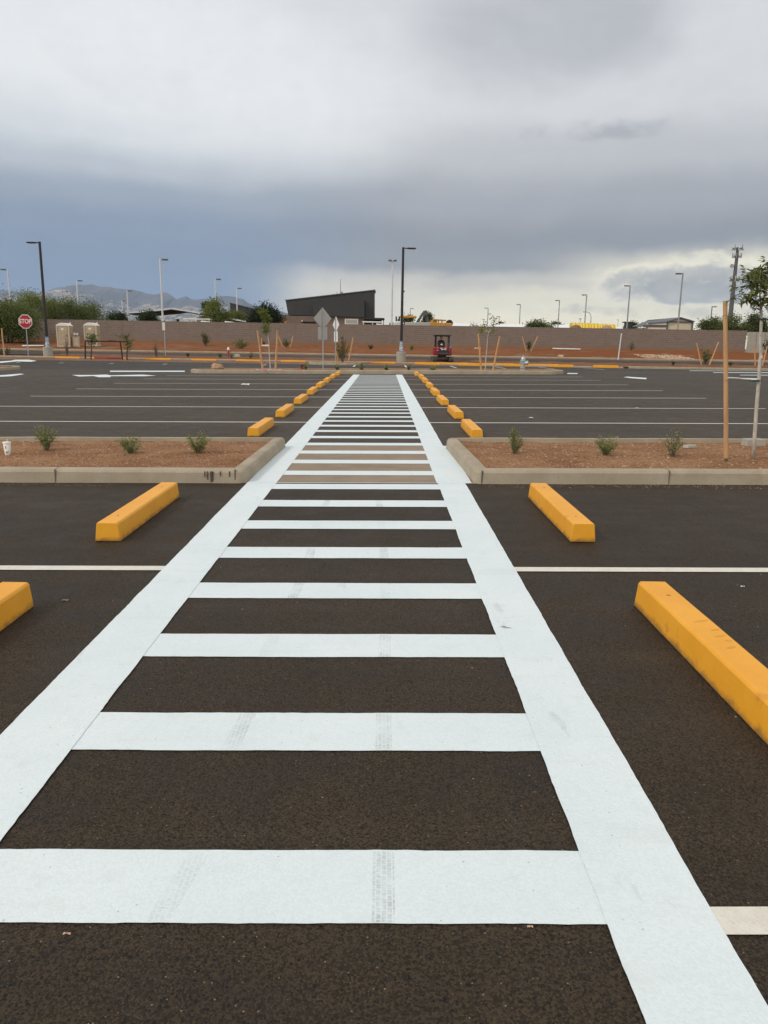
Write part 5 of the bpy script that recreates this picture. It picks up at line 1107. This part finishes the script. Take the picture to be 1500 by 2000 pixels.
for i,(a,c,Y,t0,l) in enumerate(((850,905,128,633.5,'long white trailer roof just right of the yellow road machine'),(870,930,150,630.8,'long white roof behind the bare grey tree'),(935,1045,150,631.8,'long white roof behind the split crown sapling'),(1062,1115,150,633.2,'long white roof left of the yellow covers'),(1195,1260,150,637.5,'low white roof right of the yellow covers'))):
    ox=X((a+c)/2,Y,635); e=thing('white_shed',l,'building',(ox,Y,T(0,Y)),0,'white roofs beyond the wall'); Lx=X(c,Y,635)-X(a,Y,635); H=Z((a+c)/2,t0,Y)-T(0,Y)
    b=MB(); b.box((0,2.5,H*.42),(Lx,4.8,H*.84),'tan_light'); b.build('wall',e)
    b=MB(); b.prism([(-.15,H*.84),(2.5,H),(5.15,H*.84)],'x',-Lx/2-.1,Lx/2+.1,'white_roof'); b.build('roof',e)
# yellow covers and earth heaps
YY=118.
for i,(a,c,t0) in enumerate(((1121,1142,629.5),(1141.5,1159,629.7),(1158.5,1177,630.8),(1176,1194,631.6),(1191,1209,632.6))):
    x0,x1=X(a,YY,632),X(c,YY,632); g=T(0,YY); H=Z((a+c)/2,t0,YY)-g; ox=(x0+x1)/2; hw=(x1-x0)/2
    b=MB(); n=12; dz=[(-1.6*math.cos(math.pi*k/n),H-1.7+1.7*math.sin(math.pi*k/n)**.8) for k in range(n+1)]
    b.prism(dz+[(1.6,0),(-1.6,0)],'x',-hw,hw*.96,'pipe_yellow')
    tag(b.build('yellow_cover',loc=(ox,YY+2,g),rz=R(-6)),('leftmost','second','third','fourth','rightmost')[i]+' of five ribbed yellow half round covers above the wall' if i in (0,4) else ('','second','third','fourth')[i]+' ribbed yellow half round cover from the left above the wall','cover','ribbed yellow covers')
for a,c,t0,l in ((1100,1150,634.2,'tan earth heap in front of the leftmost yellow cover'),(1160,1212,635.4,'brown earth heap in front of the right yellow covers')):
    Y=113; x0,x1=X(a,Y,635),X(c,Y,635); g=T(0,Y); H=Z((a+c)/2,t0,Y)-g; n=18; b=MB(); vs=[];fs=[]
    for i in range(n+1):
        for k in range(9):
            u=i/n*2-1; v=k/8*2-1; vs.append((u*(x1-x0)/2*1.1,v*2.2,max(0,H*(1-abs(u)**2.2)*(1-v*v)**.6)+.15*noise.noise((u*3+a,v*3,1.))))
    for i in range(n):
        for k in range(8): fs.append((i*9+k,(i+1)*9+k,(i+1)*9+k+1,i*9+k+1))
    b.add(vs,fs,'desert' if a<1150 else 'boulder'); tag(b.build('earth_heap',loc=((x0+x1)/2,Y,g),smooth=True),l,'earth heap')
Y=118; ox=X(1225,Y,635); e=thing('black_hopper','black tapered hopper stack above the wall left of the cream building','hopper',(ox,Y,T(0,Y))); H=Z(1225,629.5,Y)-T(0,Y)
b=MB(); b.box((0,0,H-1.0),(1.25,1.2,1.9),'darkp',taper=.55); b.box((0,0,(H-1.9)/2),(.9,.9,H-1.9),'darkp'); b.build('hopper_body',e); b=MB(); b.box((-.1,0,H),(1.1,.9,.16),'darkp'); b.build('lid',e)
# cream building
YC=104; ox=X(1299,YC,632); g=T(0,YC); e=thing('cream_building','cream metal building with dark gable roof above the wall at right','building',(ox,YC,g))
def cp(px,py,Y=YC): return (X(px,Y,py)-ox,Z(px,py,Y)-g)
b=MB(); b.prism([(cp(1302,640)[0],0),(cp(1353,640)[0],0),cp(1353,628.8),cp(1328,622.2),cp(1302,629.5)],'y',0,8,'cream'); b.build('wall',e)
def slab(p,y0,y1,m,nm,th=.14): b=MB(); b.prism([p[0],p[1],(p[1][0],p[1][1]+th),(p[0][0],p[0][1]+th)],'y',y0,y1,m); return b.build(nm,e)
slab((cp(1328.3,621.6),cp(1355,629.2)),-.3,7.,'slate','roof'); slab((cp(1300.5,630.0),cp(1328.3,621.6)),-.3,7.,'slate','roof')
lo_=.35; a_,b_,c_=cp(1300.5,630.0),cp(1328.3,621.6),cp(1355,629.2)
slab((b_,(c_[0],c_[1]-lo_)),7.,13.,'slate','rear_roof'); slab(((a_[0]-.3,a_[1]-lo_),(b_[0],b_[1]-.1)),7.,13.,'slate','rear_roof')
b=MB(); b.box(((a_[0]+c_[0])/2-.1,10.5,a_[1]/2-.3),(c_[0]-a_[0]-.5,4.8,a_[1]-.4),'cream'); b.build('rear_wall',e)
b=MB(); b.box((a_[0]+.12,9.1,a_[1]/2-.2),(.14,.2,a_[1]-.6),'slate'); b.build('wall_trim',e)
for px in (1303,1352): b=MB(); q=cp(px,634); b.box((q[0],-.06,q[1]/2+.2),(.2,.12,q[1]+.6),'slate'); b.build('corner_trim',e)
b=MB(); q=cp(1327,628.9); b.box((q[0],-.06,q[1]),(3.4,.1,.14),'slate'); b.build('gable_band',e)
b=MB(); b.box((cp(1274,637)[0],-1.2,cp(1274,637.3)[1]),(cp(1293,637)[0]-cp(1254,637)[0],2.,.3),'dgrey'); b.build('awning',e)
# cell tower
YC=240; ox=X(1424,YC,640); g=T(0,YC); H=Z(1437,483,YC)-g; e=thing('cell_tower','tall grey cell tower with antenna clusters behind the right trees','tower',(ox,YC,g))
b=MB(); b.tube([(0,0,0),(0,0,H)],[.85,.42],'dgrey',12); b.build('mast',e)
def ring(z,r,n,h,nm):
    b=MB(); 
    for k in range(n):
        a=2*math.pi*k/n+.3; p=Vector((r*math.cos(a),r*math.sin(a),z)); b.box(p,(.22,.15,h),'grey_metal' if k%2 else 'white_metal',rz=a); b.tube([(0,0,z-.3),p],.07,'dgrey',5)
    b.tube([(r*math.cos(2*math.pi*k/12),r*math.sin(2*math.pi*k/12),z-.4) for k in range(13)],.09,'dgrey',5,False); b.build(nm,e)
hs=lambda py: Z(1432,py,YC)-g
ring(hs(484),1.6,9,1.6,'antenna_ring'); ring(hs(499),1.25,8,1.4,'antenna_ring'); ring(hs(545),1.35,6,1.7,'antenna_ring')
b=MB(); b.lathe([(.1,0),(.6,.12),(.6,.2)],'grey_metal',12); o=b.build('dish',e,(-1.3,-.4,hs(520))); o.rotation_euler=(R(90),0,R(-30)); b=MB(); b.tube([(0,0,hs(520)),(-1.2,-.3,hs(520))],.08,'dgrey',5); b.build('dish_arm',e)
b=MB()
for k in range(9): b.tube([(.7*math.cos(k*2.4),.7*math.sin(k*2.4),hs(566)-k*.3),(1.0*math.cos(k*2.4),1.0*math.sin(k*2.4),hs(566)-k*.3)],.12,'dgrey',5)
b.build('climbing_pegs',e)

# ------------------------------------------------------------------ mountains
def mountain(name,Y,sil,m,depth,seed,base=-60,rough=1.):
    xs=[]; 
    pxs=fr(sil[0][0],sil[-1][0],3.)
    def h(px):
        for (a,ya),(c,yc) in zip(sil,sil[1:]):
            if a<=px<=c: return ya+(yc-ya)*(px-a)/(c-a)
        return sil[-1][1]
    h0=h
    def h(px): return h0(px)+1.6*noise.noise((px*.11,seed,0.))+1.1*noise.noise((px*.31,seed,4.))
    rows=22; vs=[]; n=len(pxs)
    for j in range(rows):
        f=j/(rows-1)                     # 0 foot (near) .. 1 crest
        for px in pxs:
            Yj=Y-depth*(1-f); top=Z(px,h(px),Y); x=X(px,Y,620)
            z=base+(top-base)*f**1.25+rough*(1-f*.85)*f*110*(noise.noise((x*.0026,j*.22,seed))+.7*noise.noise((x*.007,j*.35,seed+3.)))+rough*7*noise.noise((x*.012,j*1.1,seed+9.))
            vs.append((x+rough*35*noise.noise((j*.5,px*.05,seed)),Yj,z))
    fs=[(j*n+i,j*n+i+1,(j+1)*n+i+1,(j+1)*n+i) for j in range(rows-1) for i in range(n-1)]
    k=len(vs)
    for px in pxs: vs.append((X(px,Y,620),Y+depth*1.2,base))
    fs+=[((rows-1)*n+i,(rows-1)*n+i+1,k+i+1,k+i) for i in range(n-1)]
    b=MB(); b.add(vs,fs,m); return struct(b.build(name,smooth=False))
SIL=[(-260,585),(-120,575),(-40,562),(0,559),(8,565),(21,569),(48,570),(64,567),(77,571),(91,570),(117,563.5),(131,564),(147,559),(160,557),(184,556.5),(197,560),(213,560),(253,563),(280,570),(301,575),(320,571.5),(333,577),(347,585),(357,580),(368,577),(381,582),(396,583),(418,586.5),(430,579),(441,577),(460,581),(481,589),(500,597),(529,601),(545,606),(562,613),(600,630),(650,655)]
mountain('mountain',6800,SIL,'ridge',1500,1.)
mountain('mountain',5400,[(-200,600),(-60,585),(0,580),(40,582),(70,578),(100,571),(120,566),(132,566),(150,570),(170,572),(183,575),(190,586),(205,588),(225,584),(243,590),(262,602),(300,594),(330,599),(370,592),(400,601),(440,597),(470,606),(520,618),(580,650)],'rock',1400,5.,rough=1.2)

# ------------------------------------------------------------------ desert haze
hm=bpy.data.materials.new('haze_air'); hm.use_nodes=True; t=NT(hm.node_tree); t.n.clear()
pv=t.node('ShaderNodeVolumePrincipled'); pv.inputs['Color'].default_value=(.52,.71,1.,1); pv.inputs['Density'].default_value=8e-5; pv.inputs['Anisotropy'].default_value=0.
ho=t.node('ShaderNodeOutputMaterial'); t.l.new(pv.outputs[0],ho.inputs['Volume']); M['haze_air']=hm
b=MB(); b.box((0,0,(540-70)/2),(18400,18400,540+70),'haze_air'); tag(b.build('haze'),'thin blue desert haze that fades the far mountains','haze',kind='stuff')
